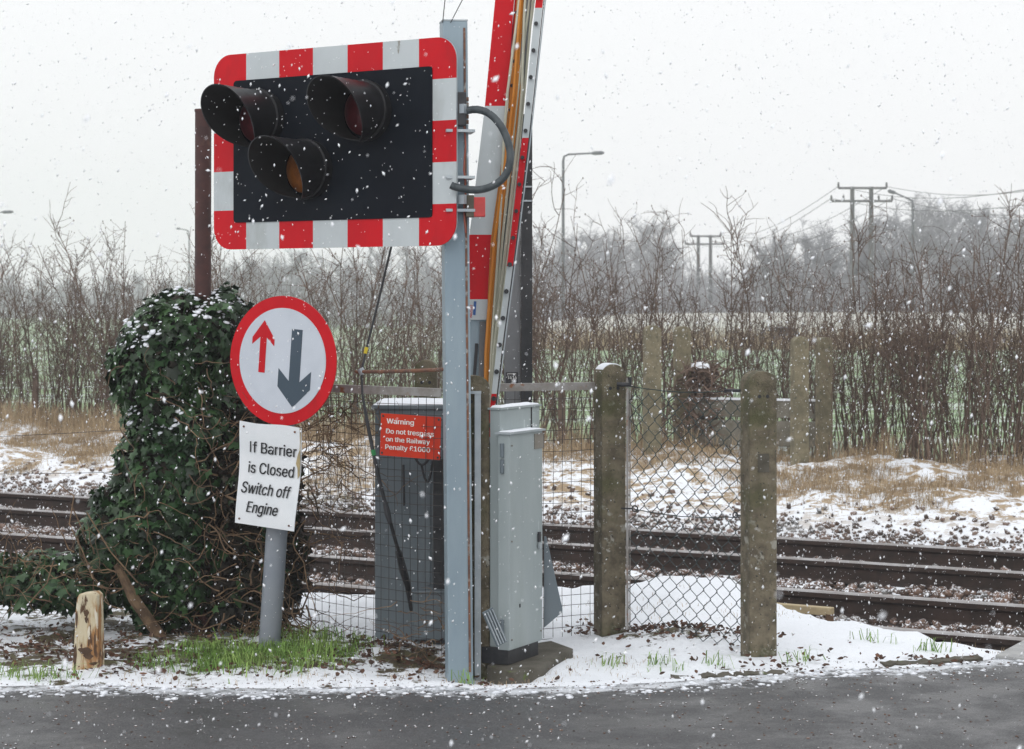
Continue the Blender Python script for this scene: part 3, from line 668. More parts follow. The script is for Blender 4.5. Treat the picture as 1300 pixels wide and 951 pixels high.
# ------------------------------------------------------------------ rusty brown pole
b = MB(); q = at(258, 142, 10.35); qb = at(257, 372, 10.35); b.tube([(qb.x, 10.35, -.1), (q.x, 10.35, q.z)], .0395, 20)
b.tube([(q.x, 10.35, q.z), (q.x, 10.35, q.z+.012)], .042, 20)
tag(build('rusty_pole', b, M_rustpole, smooth=True, org=(q.x, 10.35, 0)), 'rusty brown round pole rising out of the ivy behind the light signal', 'pole')

# ------------------------------------------------------------------ concrete fence posts
def conc_post(name, x, y, w, d, top, rz, m, label, holes=True, slot=True, snowcap=False, group=None, zb=None):
    zb = hz(x, y)-.12 if zb is None else zb
    root = thing(name, (x, y, hz(x, y)), label, 'fence post', group)
    T = Matrix.Translation((x, y, 0)) @ Matrix.Rotation(rz, 4, 'Z')
    arch = [(w/2*math.cos(a), top-w*.42+w*.42*math.sin(a)) for a in np.linspace(0, math.pi, 13)]
    poly = [(w/2, zb)]+arch+[(-w/2, zb)]
    b = MB(); b.prism(poly[::-1], T, d); build('shaft', b, m, root, bevel=.006)
    if snowcap:
        arc = np.linspace(R(35), R(150), 14); po = [(w/2*.98*math.cos(a), top-w*.42+w*.42*math.sin(a)-.001) for a in arc]
        pu = [(w/2*math.cos(a), top-w*.42+w*.42*math.sin(a)+.005*math.sin((a-arc[0])/(arc[-1]-arc[0])*math.pi)**.6) for a in arc]
        build('snow_cap', MB().prism(po+pu[::-1], T @ Matrix.Translation((0, .004, 0)), d*.86), M_snowc, root, bevel=.002)
    if holes:
        for hx in (-.02, .02): build('bolt_hole', MB().prism([(hx+.0085*math.cos(t_), top-.115+.0085*math.sin(t_)) for t_ in np.linspace(0, 2*math.pi, 10)[:-1]], T @ Matrix.Translation((0, -d/2, 0)), .004), M_dark, root)
    if slot:
        b = MB(); b.prism([(-.028, top-.46), (.028, top-.46), (.028, top-.375), (-.028, top-.375)], T @ Matrix.Translation((0, -d/2, 0)), .004); build('recess', b, M_slab, root)
        b = MB(); b.box(None, (.004, .03, .16), M=T @ Matrix.Translation((w/2, -.01, top-.42))); build('side_slot', b, M_dark, root)
    return root
pa = at(774, 806, 10.28); pb = at(963, 832, 9.72)
conc_post('concrete_fence_post', pa.x, pa.y, .125, .11, 1.31, R(20), M_conc, 'mossy round topped concrete post left of the chain link panel', slot=False, snowcap=True)
conc_post('concrete_fence_post', pb.x, pb.y, .135, .11, 1.295, R(17), M_conc, 'speckled round topped concrete post right of the chain link panel')
pc = at(601, 850, 9.42)
conc_post('concrete_fence_post', pc.x, pc.y, .13, .11, 1.285, R(10), M_conc, 'mossy concrete post partly hidden right behind the signal post', slot=False)
pd = at(541, 800, 10.9)
conc_post('concrete_fence_post', pd.x, pd.y, .115, .11, 1.315, R(0), M_conc, 'round topped concrete post behind the blue grey cabinet', slot=False)
# steel strips at the posts
b = MB(); q = at(606.5, 500, 9.33); zt = q.z; b.box((q.x, 9.335, zt/2-.03), (.027, .006, zt+.06)); b.box((q.x+.0105, 9.345, zt/2-.03), (.006, .03, zt+.06)); b.box((q.x-.022, 9.335, zt+.006), (.075, .02, .012))
tag(build('steel_strip', b, M_galv2), 'pale grey steel upright fixed in front of the post behind the signal post', 'steel strip')
b = MB(); q = at(796.5, 480, 10.2)
b.box((q.x, 10.2, q.z/2+.02), (.012, .006, q.z-.04)); b.box((q.x+.013, 10.215, q.z/2+.02), (.004, .03, q.z-.04))
st = build('steel_strip', b, M_angle); tag(st, 'rusty steel tensioning bar along the left post of the chain link panel', 'steel strip')
b = MB(); b.tube([(q.x-.05, 10.2, 1.215), (q.x+.012, 10.19, 1.213), (q.x+.012, 10.19, 1.25)], .011, 8); build('hook_bolt', b, M_dark, st)
b = MB(); b.tube([(q.x-.03, 10.2, .62), (q.x+.02, 10.19, .62)]+[(q.x+.035+.014*math.cos(a), 10.19, .62+.014*math.sin(a)) for a in np.linspace(math.pi, -math.pi, 10)], .004, 6); build('eye_bolt', b, M_dark, st)

# ------------------------------------------------------------------ chain-link panel
A0 = Vector((at(800, 0, 10.2).x, 10.2, 0)); A1 = Vector((at(944, 0, 9.80).x, 9.80, 0)); Ld = (A1-A0).length; dv = (A1-A0)/Ld; nv_ = Vector((dv.y, -dv.x, 0))
hh, zlo, zhi = .082, -.02, 1.2
root = thing('chain_link_panel', (A0+A1)/2, 'dark green chain link netting strained between two mossy concrete posts', 'fence panel')
b = MB(); nw = 17; pitch = Ld/nw
for k in range(nw):                                  # interlocking zigzag wires, neighbours in opposite phase
    pts = []
    for j in range(int((zhi-zlo)/(hh/2))+1):
        side = (j+k) % 2; s_ = (k+side)*pitch; z = zlo+j*hh/2+.012*math.sin(s_*5+.5)-.01*math.sin(math.pi*s_/Ld)*(z_/1.2 if False else 1)
        bow = nv_*(.010*math.sin(s_*8+j*.25)); ov = (1 if side else -1)
        for q_ in (-1, 1): pts.append(A0+dv*(s_+ov*.0018)+bow+nv_*(.0022*q_*ov)+Vector((0, 0, z+q_*.0035)))
    b.tube(pts, .0021, 4, caps=False)
build('netting', b, M_chain, root)
for z_ in (1.205, .62):
    b = MB(); b.tube([A0+dv*(Ld*t_)+Vector((0, 0, z_-.02*math.sin(math.pi*t_)+.003*math.sin(40*t_))) for t_ in np.linspace(0, 1, 14)], .0022, 5); build('strainer_wire', b, M_chain, root)
b = MB(); e1 = A1+Vector((0, 0, 1.2)); b.tube([e1-dv*.10, e1-dv*.02], .0075, 8); b.tube([e1-dv*.10+Vector((0, 0, .012)), e1-dv*.10-Vector((0, 0, .012))], .005, 6); b.tube([e1-dv*.02, e1+dv*.03], .005, 6); build('strainer_bolt', b, M_dark, root)
b = MB(); e2 = A1+Vector((0, 0, .625)); b.tube([e2+dv*.02, e2-dv*.03]+[e2-dv*(.045+.013*math.cos(a))+Vector((0, 0, .013*math.sin(a))) for a in np.linspace(math.pi, -math.pi, 10)], .0035, 6); build('eye_bolt', b, M_dark, root)
b = MB(); b.tube([A1+Vector((0, 0, .03)), A1+Vector((0, 0, 1.22))], .004, 6); build('stretcher_bar', b, M_dark, root)

# ------------------------------------------------------------------ welded mesh panels
def weld_panel(P0, P1, z0, z1, label, seed, sp=.05, rail=True, rm=None, torn=0):
    rr = random.Random(seed); L_ = (P1-P0).length; d = (P1-P0)/L_; nn = Vector((d.y, -d.x, 0))
    root = thing('welded_mesh_panel', (P0+P1)/2, label, 'fence panel'); b = MB()
    k = 0
    while k*sp < L_:
        s_ = k*sp; j1, j2 = rr.uniform(-.003, .003), rr.uniform(-.004, .004)
        b.tube([P0+d*(s_+j1*t_*2)+nn*(.006*math.sin(s_*7+t_*5))+Vector((0, 0, z0+(z1-z0)*t_)) for t_ in (0, .33, .66, 1)], .0017, 4, caps=False); k += 1
    z = z0
    while z < z1:
        j1 = rr.uniform(-.004, .004)
        b.tube([P0+d*(L_*t_)+nn*(.006*math.sin(L_*t_*7+5*(z-z0)/(z1-z0))+.002)+Vector((0, 0, z+j1*math.sin(t_*6)-.006*math.sin(math.pi*t_))) for t_ in np.linspace(0, 1, 7)], .0017, 4, caps=False); z += sp
    build('mesh', b, M_wire, root)
    if rail:
        rz = math.atan2(d.y, d.x); c_ = (P0+P1)/2; b = MB()
        b.box(c_+nn*.004+Vector((0, 0, z1+.012)), (L_, .006, .034), rz); b.box(c_-nn*.012+Vector((0, 0, z1+.029)), (L_, .034, .005), rz)
        build('top_rail', b, rm or M_angle, root)
    return root
PL0 = Vector((at(392, 0, 10.12).x, 10.12, 0)); PL1 = Vector((at(561, 0, 9.50).x, 9.50, 0))
weld_panel(PL0, PL1, -.0, 1.19, 'welded mesh panel left of the signal post, carrying the red warning sign', 1)
PR0 = Vector((at(604, 0, 10.05).x, 10.05, 0)); PR1 = Vector((at(757, 0, 10.3).x, 10.3, 0))
weld_panel(PR0, PR1, .0, 1.19, 'welded mesh panel with rusty rail right of the pale cabinet', 2)
PM0 = Vector((at(588, 0, 9.46).x, 9.44, 0)); PM1 = Vector((at(603, 0, 9.46).x, 9.44, 0))
# warning sign on the mesh
dw = (PL1-PL0).normalized(); yaw = math.atan2(dw.y, dw.x); nw_ = Vector((dw.y, -dw.x, 0))
cw = at(521, 554, 9.62)
TW = Matrix.Translation(cw) @ Matrix.Rotation(R(-30), 4, 'Z') @ Matrix.Rotation(R(1.8), 4, 'Y')
WW, WH = .322, .192
b = MB(); b.prism(rrect(WW, WH, .004, 2), TW, .003); ws = build('warning_sign', b, M_warn, org=tuple(cw)); tag(ws, 'red Warning do not trespass sign wired to the mesh fence', 'sign')
ls = []
for body, x0, z0, w, h in (('Warning', -.128, .060, .146, .030), ('Do not trespass', -.130, .014, .256, .028), ('on the Railway', -.130, -.022, .236, .028), ('Penalty £1000', -.132, -.058, .240, .028)):
    build('lettering', text_mb(body, TW @ Matrix.Translation((x0, 0, z0)), w, h, .0027, 0, 'L', .02), M_textwht, ws)
b = MB()
for x, z in ((-.148, .084), (.150, .084), (-.150, -.084), (.150, -.086)): b.tube([TW @ Vector((x, -.004, z)), TW @ Vector((x, .02, z))], .0055, 8)
build('fixing_bolts', b, M_dark, ws)

# ------------------------------------------------------------------ blue-grey machine cabinet behind the mesh
cz = at(476, 518, 10.15); x0 = cz.x; x1 = -.24; zt = cz.z
cab1 = thing('machine_cabinet', ((x0+x1)/2, 10.35, hz(-.45, 10.2)), 'blue grey metal cabinet standing behind the warning sign', 'cabinet')
b = MB(); b.box(((x0+x1)/2, 10.40, zt/2-.03), (x1-x0, .5, zt+.06)); build('body', b, M_cabd, cab1, bevel=.006)
b = MB(); b.box(((x0+x1)/2, 10.40, zt+.004), (x1-x0+.03, .53, .02)); build('lid', b, M_cabd, cab1, bevel=.004)
b = MB(); b.box((x0+.30, 10.12, .12), (.22, .1, .22)); b.box((x0+.30, 10.12, .235), (.23, .11, .012)); build('lower_box', b, M_cabd, cab1, bevel=.005)
b = MB(); b.box((x0+.33, 10.146, .5), (.10, .008, .72)); build('shadow_strip', b, M_dark, cab1)  # dark strip painted in for the shadowed middle of the cabinet front
b = MB(); b.box((x0+.20, 10.146, .55), (.004, .006, .95)); b.box((x0+.255, 10.146, .62), (.018, .012, .72)); build('door_edge', b, M_cabd, cab1)
for (a, m_, c_) in (((520, 560), (533, 612), (548, 575)), ((535, 590), (545, 645), (552, 560)), ((512, 590), (513, 630), (513, 642))):
    pts = []
    for t_ in np.linspace(0, 1, 10): pts.append(at((1-t_)**2*a[0]+2*t_*(1-t_)*m_[0]+t_*t_*c_[0], (1-t_)**2*a[1]+2*t_*(1-t_)*m_[1]+t_*t_*c_[1], 10.09))
    build('cable', MB().tube(pts, .006, 6), M_dark, cab1)
nsn = 16
def snow_cap(name, x0, x1, y0, y1, z, h, parent, rz=0, edge=.02):
    b = MB(); k = 18; V_ = []; cx_, cy_ = (x0+x1)/2, (y0+y1)/2
    for j in range(k+1):
        for i_ in range(k+1):
            fx, fy = i_/k*2-1, j/k*2-1
            e_ = min(1-abs(fx)**6, 1-abs(fy)**6); hgt = h*max(0, e_)**.4*(1+.35*float(vnoise(fx*3+cx_*9, fy*3, 1)))
            lx, ly = fx*(x1-x0)/2*(1-.02*abs(float(vnoise(fy*5, cx_, 1)))), fy*(y1-y0)/2
            V_.append((cx_+lx*math.cos(rz)-ly*math.sin(rz), cy_+lx*math.sin(rz)+ly*math.cos(rz), z+hgt))
    b.add(V_, [(j*(k+1)+i_, j*(k+1)+i_+1, (j+1)*(k+1)+i_+1, (j+1)*(k+1)+i_) for j in range(k) for i_ in range(k)])
    return build(name, b, M_snowc, parent, smooth=True)
snow_cap('snow_cap', x0-.01, x1+.01, 10.15, 10.66, zt+.0145, .012, cab1)

# ------------------------------------------------------------------ pale grey control cabinet
cbA = Vector((-.0103, 9.29, 0)); ab = Vector((.443, .897, 0)).normalized(); pp = Vector((-.897, .443, 0)); rzc = math.atan2(ab.y, ab.x)
cab2 = thing('control_cabinet', (0.0, 9.5, hz(.05, 9.5)), 'pale grey green control cabinet with a door handle beside the raised barrier', 'cabinet')
LD = .335; z0d, z1d = .085, 1.03
c_ = cbA+ab*(LD/2)+pp*.029
b = MB(); b.box(c_+Vector((0, 0, (z0d+z1d)/2)), (LD, .058, z1d-z0d), rzc); door = build('door', b, M_cab, cab2, bevel=.004)
b = MB(); b.box(c_+Vector((0, 0, z1d+.004)), (LD+.02, .078, .008), rzc); build('drip_edge', b, M_galv2, door)
h0 = cbA+ab*(LD*.86)-pp*.006; b = MB(); b.box(h0+Vector((0, 0, .555)), (.02, .01, .045), rzc); build('handle', b, M_dark, door, bevel=.003)
h1 = cbA+ab*(LD*.30)-pp*.001; b = MB(); b.box(h1+Vector((0, 0, .27)), (.008, .004, .016), rzc); build('keyhole', b, M_dark, door)
h2 = cbA+ab*(LD*.87)-pp*.002; b = MB(); b.box(h2+Vector((0, 0, .985)), (.09, .004, .068), rzc); build('data_plate', b, M_plate, door)
b = MB()
for z_ in (.93, .86, .16): b.tube([cbA-ab*.006+pp*.035+Vector((0, 0, z_)), cbA-ab*.006+pp*.035+Vector((0, 0, z_+.06))], .009, 10)
build('hinge', b, M_cabd, door)
h3 = cbA+ab*(LD*.86)-pp*.010; build('padlock', MB().box(h3+Vector((0, 0, .515)), (.022, .012, .026), rzc), M_galv2, door, bevel=.003)
for fx in (.06, .94):
    for z_ in (.13, .56, .98): h4 = cbA+ab*(LD*fx)-pp*.001; build('rivet', MB().tube([h4+Vector((0, 0, z_))-pp*.003, h4+Vector((0, 0, z_))+pp*.002], .004, 6), M_plate, door)
c2 = cbA+ab*(.42/2+.02)+pp*.086; zb2 = 1.135
b = MB(); b.box(c2+Vector((0, 0, (zb2+.09)/2)), (.40, .052, zb2-.09), rzc); body = build('body', b, M_cab, cab2, bevel=.004)
b = MB(); b.box(c2+Vector((0, 0, zb2+.004)), (.415, .066, .008), rzc); build('lid', b, M_cab, body)
q = MB(); q.box(cbA+ab*.34+pp*.058+Vector((0, 0, 1.085)), (.006, .004, .095), rzc); build('seam', q, M_dark, body)
o = snow_cap('snow_cap', c2.x-.20, c2.x+.20, c2.y-.028, c2.y+.028, zb2+.009, .009, cab2, rzc)
o = snow_cap('snow_cap', c_.x-.165, c_.x+.165, c_.y-.03, c_.y+.03, z1d+.009, .005, cab2, rzc)
b = MB(); b.box(cbA+ab*(LD/2)+pp*.08+Vector((0, 0, .055)), (LD-.03, .13, .07), rzc); build('plinth', b, M_dark, cab2)
# triangular side gusset
T_ = Matrix.Translation((.155, 9.66, 0)) @ Matrix.Rotation(R(8), 4, 'Z')
b = MB(); b.prism([(-.01, .13), (.075, .20), (.075, .215), (-.0, .545), (-.01, .545)], T_, .008); build('side_gusset', b, M_cabd, cab2, bevel=.002)
# slatted sloping guard
TG = Matrix.Translation(at(628, 796, 9.225)) @ Matrix.Rotation(R(20), 4, 'Z') @ Matrix.Rotation(R(-24), 4, 'Y')
gd = build('slatted_guard', MB().box(None, (.052, .012, .165), M=TG), M_cabd, cab2, bevel=.002)
for k in range(4): build('slat', MB().box(None, (.005, .008, .155), M=TG @ Matrix.Translation((-.019+.0125*k, -.010, 0))), M_galv2, gd)
b = MB(); sl0 = [at(618, 848, 9.33), at(652, 862, 9.12), at(690, 852, 9.28), at(728, 826, 9.75), at(700, 816, 9.98), at(640, 822, 9.8)]
sl1 = [(p_.x, p_.y) for p_ in sl0]
b.add([(x, y, -.08) for x, y in sl1]+[(x, y, .018+.004*math.sin(7*x)) for x, y in sl1], [(5,4,3,2,1,0), (6,7,8,9,10,11)]+[(k, (k+1) % 6, (k+1) % 6+6, k+6) for k in range(6)])
tag(build('concrete_slab', b, M_slab, bevel=.01), 'dark mossy concrete slab under the pale cabinet', 'slab')

# ------------------------------------------------------------------ raised barrier with hanging skirt
YB = 10.0
barr = thing('barrier', (at(600, 0, YB).x, YB, 0), 'raised red and white crossing barrier with orange and cream skirt rods', 'barrier')
def xl(y): return np.interp(y, [-500, 0, 135, 298, 380, 408], [680, 628.5, 615.5, 596, 590, 588])
def xr(y): return np.interp(y, [-500, 0, 135, 298, 380, 408], [697, 652.5, 644, 628, 622, 619])
def strip(f0, f1, ya, yb, Y, th, mtl, name, parent, n_=6):
    b = MB(); yy = np.linspace(ya, yb, n_); V_ = []
    for y_ in yy:
        a, c_ = at(f0(y_), y_, Y), at(f1(y_), y_, Y)
        V_ += [a, c_, c_+Vector((0, th, 0)), a+Vector((0, th, 0))]
    Fq = [(3, 2, 1, 0), tuple(4*(n_-1)+k for k in range(4))]
    for k in range(n_-1):
        for j in range(4): Fq.append((4*k+j, 4*k+(j+1) % 4, 4*k+4+(j+1) % 4, 4*k+4+j))
    b.add(V_, Fq); return build(name, b, mtl, parent)
for ya, yb, m_, nm in ((-500, -330, M_red, 'red_section'), (-330, -170, M_white, 'white_section'), (-170, 134.5, M_red, 'red_section'), (134.5, 298, M_white, 'white_section'), (298, 380, M_red, 'red_section'), (380, 406, M_white, 'white_section')):
    o = strip(xl, xr, ya, yb, YB, .07, m_, nm, barr)
    ff = M_red if m_ is M_red or ya == 380 else M_white
    fl = strip(lambda y: xr(y)+.9, lambda y: xr(y)+7.5, ya, yb, YB+.012, .01, ff, 'edge_flange', o)
strip(lambda y: xr(y)-.1, lambda y: xr(y)+1.0, -500, 406, YB+.016, .01, M_dark, 'joint_line', barr)
b = MB(); y_ = -480
while y_ < 400:
    q = at(xr(y_)+4.3, y_, YB+.006); build('rivet', MB().tube([q-Vector((0, .012, 0)), q+Vector((0, .005, 0))], .0085, 8), M_dark, barr); y_ += 31
# sticker on the lowest section
o = None
b = MB()
TT = Matrix.Translation(at(597.6, 395, YB-.003)) @ Matrix.Rotation(R(-90+4), 4, 'Y')
tb = text_mb('ADJUST', TT, .062, .016, 0); q = build('sticker_lettering', tb, M_red, barr)
TT = Matrix.Translation(at(602.6, 392, YB-.003)) @ Matrix.Rotation(R(-90+4), 4, 'Y')
b = MB(); b.prism([(-.03, -.006), (.035, -.006), (.035, .006), (-.03, .006)], TT, .002); build('sticker_mark', b, M_blue, barr)
# drive arm under the boom
strip(lambda y: np.interp(y, [406, 520, 840], [590, 587, 585]), lambda y: np.interp(y, [406, 520, 840], [618, 616, 613]), 406, 640, YB+.02, .05, M_galv, 'drive_arm', barr)
strip(lambda y: np.interp(y, [440, 480], [603, 600]), lambda y: np.interp(y, [440, 480], [607, 604]), 436, 480, YB+.01, .012, M_dark, 'arm_slot', barr)
strip(lambda y: 609-(y-408)*.02, lambda y: 616-(y-408)*.02, 408, 500, YB+.006, .012, M_pgrey, 'arm_bracket', barr)
build('shading_pedestal', MB().box((-.165, 9.80, .45), (.16, .5, 1.06)), M_cabd, barr, bevel=.006)  # drive casing, added to block light from the pale cabinet's left side
# hem bar of the skirt
def hl(y): return np.interp(y, [-500, 0, 168, 310, 440, 560, 620], [738, 680, 663.5, 647, 630.5, 617.5, 612])
def hr(y): return hl(y)+np.interp(y, [-500, 0, 440, 560], [11, 9.5, 7, 6])
for ya, yb, m_ in ((-500, -330, M_red), (-330, -160, M_white), (-160, 10, M_red), (10, 175, M_white), (175, 338, M_red), (338, 500, M_white), (500, 620, M_red)):
    strip(hl, hr, ya, yb, YB-.08, .02, m_, 'hem_bar_red' if m_ is M_red else 'hem_bar_white', barr)
strip(lambda y: hr(y)+.3, lambda y: hr(y)+1.6, -500, 640, YB-.075, .03, M_dark, 'hem_edge', barr, 12)
strip(lambda y: hr(y)+1.8, lambda y: hr(y)+3.4, -500, 760, YB-.07, .01, M_galv2, 'hem_trim', barr, 12)
b = MB(); y_ = -480; k = 0
while y_ < 600:
    q = at(hl(y_)+3.5, y_, YB-.09); build('hem_bolt', MB().tube([q-Vector((0, .01, 0)), q+Vector((0, .01, 0))], .0115 if y_ > 330 else .0095, 8), M_dark, barr); y_ += 34
rods = [(700, 661, 651, 627, 617, 615, M_orange), (704, 663.5, 655, 631, 620.5, 616, M_orange), (716, 669, 659, 635, 623, 617, M_orange), (709, 657.5, 648, 624, 618, 613, M_orange),
        (712, 666, 662, 642, 627, 618, M_cream), (722, 672, 655, 637, 626, 619, M_cream), (728, 676, 664, 645, 629, 620, M_cream), (730, 678, 658, 639, 625, 619, M_cream), (706, 659.5, 642, 633, 624, 617, M_cream), (719, 670.5, 651.5, 629.5, 622, 617, M_pgrey), (725, 674, 660.5, 640.5, 627, 619.5, M_pgrey)]
for k, (a, b0, c0, d0, e0, f0, m_) in enumerate(rods):
    yy = [-500, 0, 135, 310, 440, 590]; xx = [a, b0, c0, d0, e0, f0]
    pts = [at(float(np.interp(y_, yy, xx)), y_, YB-.03+.012*(k % 4)) for y_ in np.linspace(-500, 590, 24)]
    build('skirt_rod', MB().tube(pts, .0085 if m_ is M_orange else .0068, 6), m_, barr)
# ------------------------------------------------------------------ H-section post
q = at(658, 0, 11.0); tp = thing('steel_mast', (q.x, 11.0, 0), 'tall dark steel post with a black number plate behind the raised barrier', 'post')
zt = at(0, 146, 11.0).z
b = MB(); b.box((at(650.5, 0, 11).x, 11.0, zt/2-.1), (.086, .07, zt+.2)); build('flange', b, M_pgrey, tp, bevel=.004)
b = MB(); b.box((at(668.5, 0, 11).x, 11.01, zt/2-.1), (.058, .12, zt+.2)); build('web_shade', b, M_pshade, tp)  # dark box stands in for the shaded recess beside the flange
b = MB()
for y_ in (237, 255): b.box(at(668, y_, 10.945), (.058, .008, .008), R(4))
build('band', b, M_galv2, tp)
cp = at(650, 480, 10.96); b = MB(); b.box(cp, (.062, .004, .060)); pl = build('number_plate', b, M_dark, tp)
Tn = Matrix.Translation(cp+Vector((0, -.002, 0)))
build('lettering', text_mb('T416', Tn @ Matrix.Translation((0, 0, .003)), .048, .018, .001), M_textwht, pl); build('lettering', text_mb('3', Tn @ Matrix.Translation((0, 0, -.018)), .011, .018, .001), M_textwht, pl)
b = MB()
for k in range(9): b.box(cp+Vector((-.022+k*.0052, -.0032, .022)), (.0034, .001, .005))
build('top_line_lettering', b, M_textwht, pl)

# ------------------------------------------------------------------ rotten stake
q = at(113, 851, 9.32)
T = Matrix.Translation((q.x, q.y, 0)) @ Matrix.Rotation(R(-12), 4, 'Z') @ Matrix.Rotation(R(1.5), 4, 'Y')
root = thing('timber_stake', (q.x, q.y, hz(q.x, q.y)), 'short rotten pale timber stump standing in the snow at the left', 'stake')
poly = [(-.062, -.1), (-.066, .0), (-.058, .12), (-.056, .25), (-.050, .315), (-.040, .332), (-.01, .338), (.028, .343), (.044, .330), (.050, .20), (.056, .10), (.058, .03), (.060, -.1)]
b = MB(); b.prism(poly, T, .075); o = build('stump', b, M_stake, root, bevel=.008)
b = MB()
for cx_, cz_, rx_, rz_ in ((-.003, .25, .012, .016), (-.002, .222, .007, .014), (-.004, .085, .030, .016), (.012, .062, .022, .012), (-.050, .055, .007, .055), (-.047, .22, .005, .035), (.040, .12, .004, .05)):
    b.prism([(cx_+rx_*math.cos(a)*(1+.25*math.sin(3*a)), cz_+rz_*math.sin(a)*(1+.2*math.cos(5*a))) for a in np.linspace(0, 2*math.pi, 17)[:-1]], T @ Matrix.Translation((0, -.0375, 0)), .004)
build('rot_hollow', b, M_stakedk, root)

# ------------------------------------------------------------------ line wires on the left
for (ya, yb, Y, lb) in ((549, 541, 10.6, 'upper thin fence wire running left from the ivy above the straw bank'), (597, 597, 10.6, 'middle thin fence wire running left from the ivy across the snowy bank'), (712, 714, 10.6, 'lowest thin fence wire running through the low ivy')):
    a = at(-260, ya+(ya-yb)*1.2, Y+.6); c_ = at(230, yb, Y)
    b = MB(); b.tube([a.lerp(c_, t_)-Vector((0, 0, .02*math.sin(math.pi*t_))) for t_ in np.linspace(0, 1, 8)], .0017, 4); tag(build('fence_wire', b, M_dark), lb, 'wire')

# ------------------------------------------------------------------ ivy
ivy = thing('ivy_bush', (-1.6, 10.4, 0), 'tall dark green ivy mass dusted with snow, smothering a stump beneath the rusty pole', 'ivy')
YI = 10.4; kpx = YI/F
EL = [(232, 430, 66, 58, .26), (212, 468, 66, 74, .30), (238, 540, 72, 76, .28), (220, 605, 72, 70, .28), (192, 665, 74, 66, .30), (210, 728, 72, 66, .30), (148, 690, 44, 44, .24), (275, 398, 36, 24, .18), (280, 450, 32, 64, .2), (250, 615, 46, 66, .26), (240, 715, 42, 62, .28)]
ELs = [(60, 745, 75, 32, .22), (20, 735, 55, 30, .22), (110, 740, 60, 38, .25), (-30, 740, 60, 30, .22), (-90, 745, 60, 34, .22)]
def ells(lst): return [(np.array([(cx_-650)*kpx, YI+.03*(i_ % 3), EYE+(HZ-cy_)*kpx]), np.array([rx_*kpx, ry_, rz_*kpx])) for i_, (cx_, cy_, rx_, rz_, ry_) in enumerate(lst)]
def sample(E, n_, rin, rout, keep_in=.93):
    w = np.array([(r[0]*r[2]+r[1]*r[2]+r[0]*r[1]) for _, r in E]); w /= w.sum(); idx = rng.choice(len(E), n_, p=w)
    d = rng.normal(size=(n_, 3)); d /= np.linalg.norm(d, axis=1)[:, None]
    cc = np.array([e[0] for e in E])[idx]; rr = np.array([e[1] for e in E])[idx]
    # lumps: radius modulated by noise
    lump = .17*fbm(d[:, 0]*1.2+idx*3.1, d[:, 2]*1.2+d[:, 1], .38, 4)
    P_ = cc+d*rr*(rng.uniform(rin, rout, n_)+lump)[:, None]
    ok = np.ones(n_, bool)
    for j, (c_, r) in enumerate(E):
        q_ = (((P_-c_)/r)**2).sum(1); ok &= (q_ > keep_in**2*.72) | (idx == j)
    ok &= P_[:, 2] > height(P_[:, 0], P_[:, 1])-.02
    nn_ = d/rr; nn_ /= np.linalg.norm(nn_, axis=1)[:, None]
    return P_[ok], nn_[ok]
half = [(.12, -.12), (.42, -.20), (.34, .06), (.56, .34), (.26, .42), (.0, .95)]
outl = [(0, -.0)]+half+[(-x, y) for x, y in half[-2::-1]]
LV = np.array([(x, y, -.10*abs(x)*2+(-.12 if y > .8 else 0)) for x, y in outl]+[(0, .25, .03)]); nO = len(outl)
LF = np.array([[nO, j, (j+1) % nO] for j in range(nO)])
def leafcloud(P_, Nn, size, droop=.9, jit=.55):
    k = len(P_); nn_ = Nn+rng.normal(0, jit, (k, 3)); nn_[:, 2] += .25; nn_ /= np.linalg.norm(nn_, axis=1)[:, None]
    dwn = np.array([0, 0, -1.])*droop+rng.normal(0, .55, (k, 3)); ty = dwn-nn_*(dwn*nn_).sum(1)[:, None]; ty /= np.linalg.norm(ty, axis=1)[:, None]
    tx = np.cross(ty, nn_); rot = np.stack([tx, ty, nn_], -1)
    s_ = size*(.55+.8*rng.random(k)); return inst_cloud(LV, LF, P_, s_[:, None], rot)+(nn_,)
_ir = random.Random(21); EB = []
for k in range(70):
    cx_, cy_, rx_, rz_, ry_ = _ir.choice(EL[:8]+EL[:3]); a = _ir.uniform(0, 2*math.pi); q_ = _ir.uniform(.78, 1.0)
    EB.append((cx_+rx_*q_*math.cos(a), cy_+rz_*q_*math.sin(a), _ir.uniform(6, 17), _ir.uniform(8, 22), _ir.uniform(.04, .11)))
for k in range(30): EB.append((_ir.uniform(-60, 190), _ir.uniform(712, 745), _ir.uniform(10, 24), _ir.uniform(10, 26), .1))
E1, E2 = ells(EL), ells(ELs); E3 = ells(EB)
P1, N1 = sample(E1, 15000, .90, 1.06); P2, N2 = sample(E2, 3000, .6, 1.08); P6, N6 = sample(E3, 5200, .45, 1.15, .1)
Pa = np.concatenate([P1, P2, P6]); Na = np.concatenate([N1, N2, N6])
thin = rng.random(len(Pa)) > .86*((Pa[:, 0] > (262-650)*kpx+.10*vnoise(Pa[:, 2], Pa[:, 0], .2)) & (Pa[:, 2] < .92))
Pa, Na = Pa[thin], Na[thin]
V_, F_, _n = leafcloud(Pa, Na, .030+.032*rng.random(len(Pa))); org = np.array([-1.6, 10.4, 0])
fast('leaves', V_-org, F_, M_leaf, ivy)
ET = ells([(318, 640, 58, 95, .22), (350, 725, 38, 70, .18), (300, 590, 44, 80, .2), (300, 760, 50, 40, .2)])
P7, N7 = sample(ET, 5200, .5, 1.15, .2); P8, N8 = sample(ET, 520, .95, 1.15, .2)
V_, F_, _n = leafcloud(P7, N7, .042, .4, 1.2); fast('dead_outer_leaves', V_-org, F_, M_leafd, ivy)
V_, F_, _n = leafcloud(P8, N8, .045); fast('leaves', V_-org, F_, M_leaf, ivy)
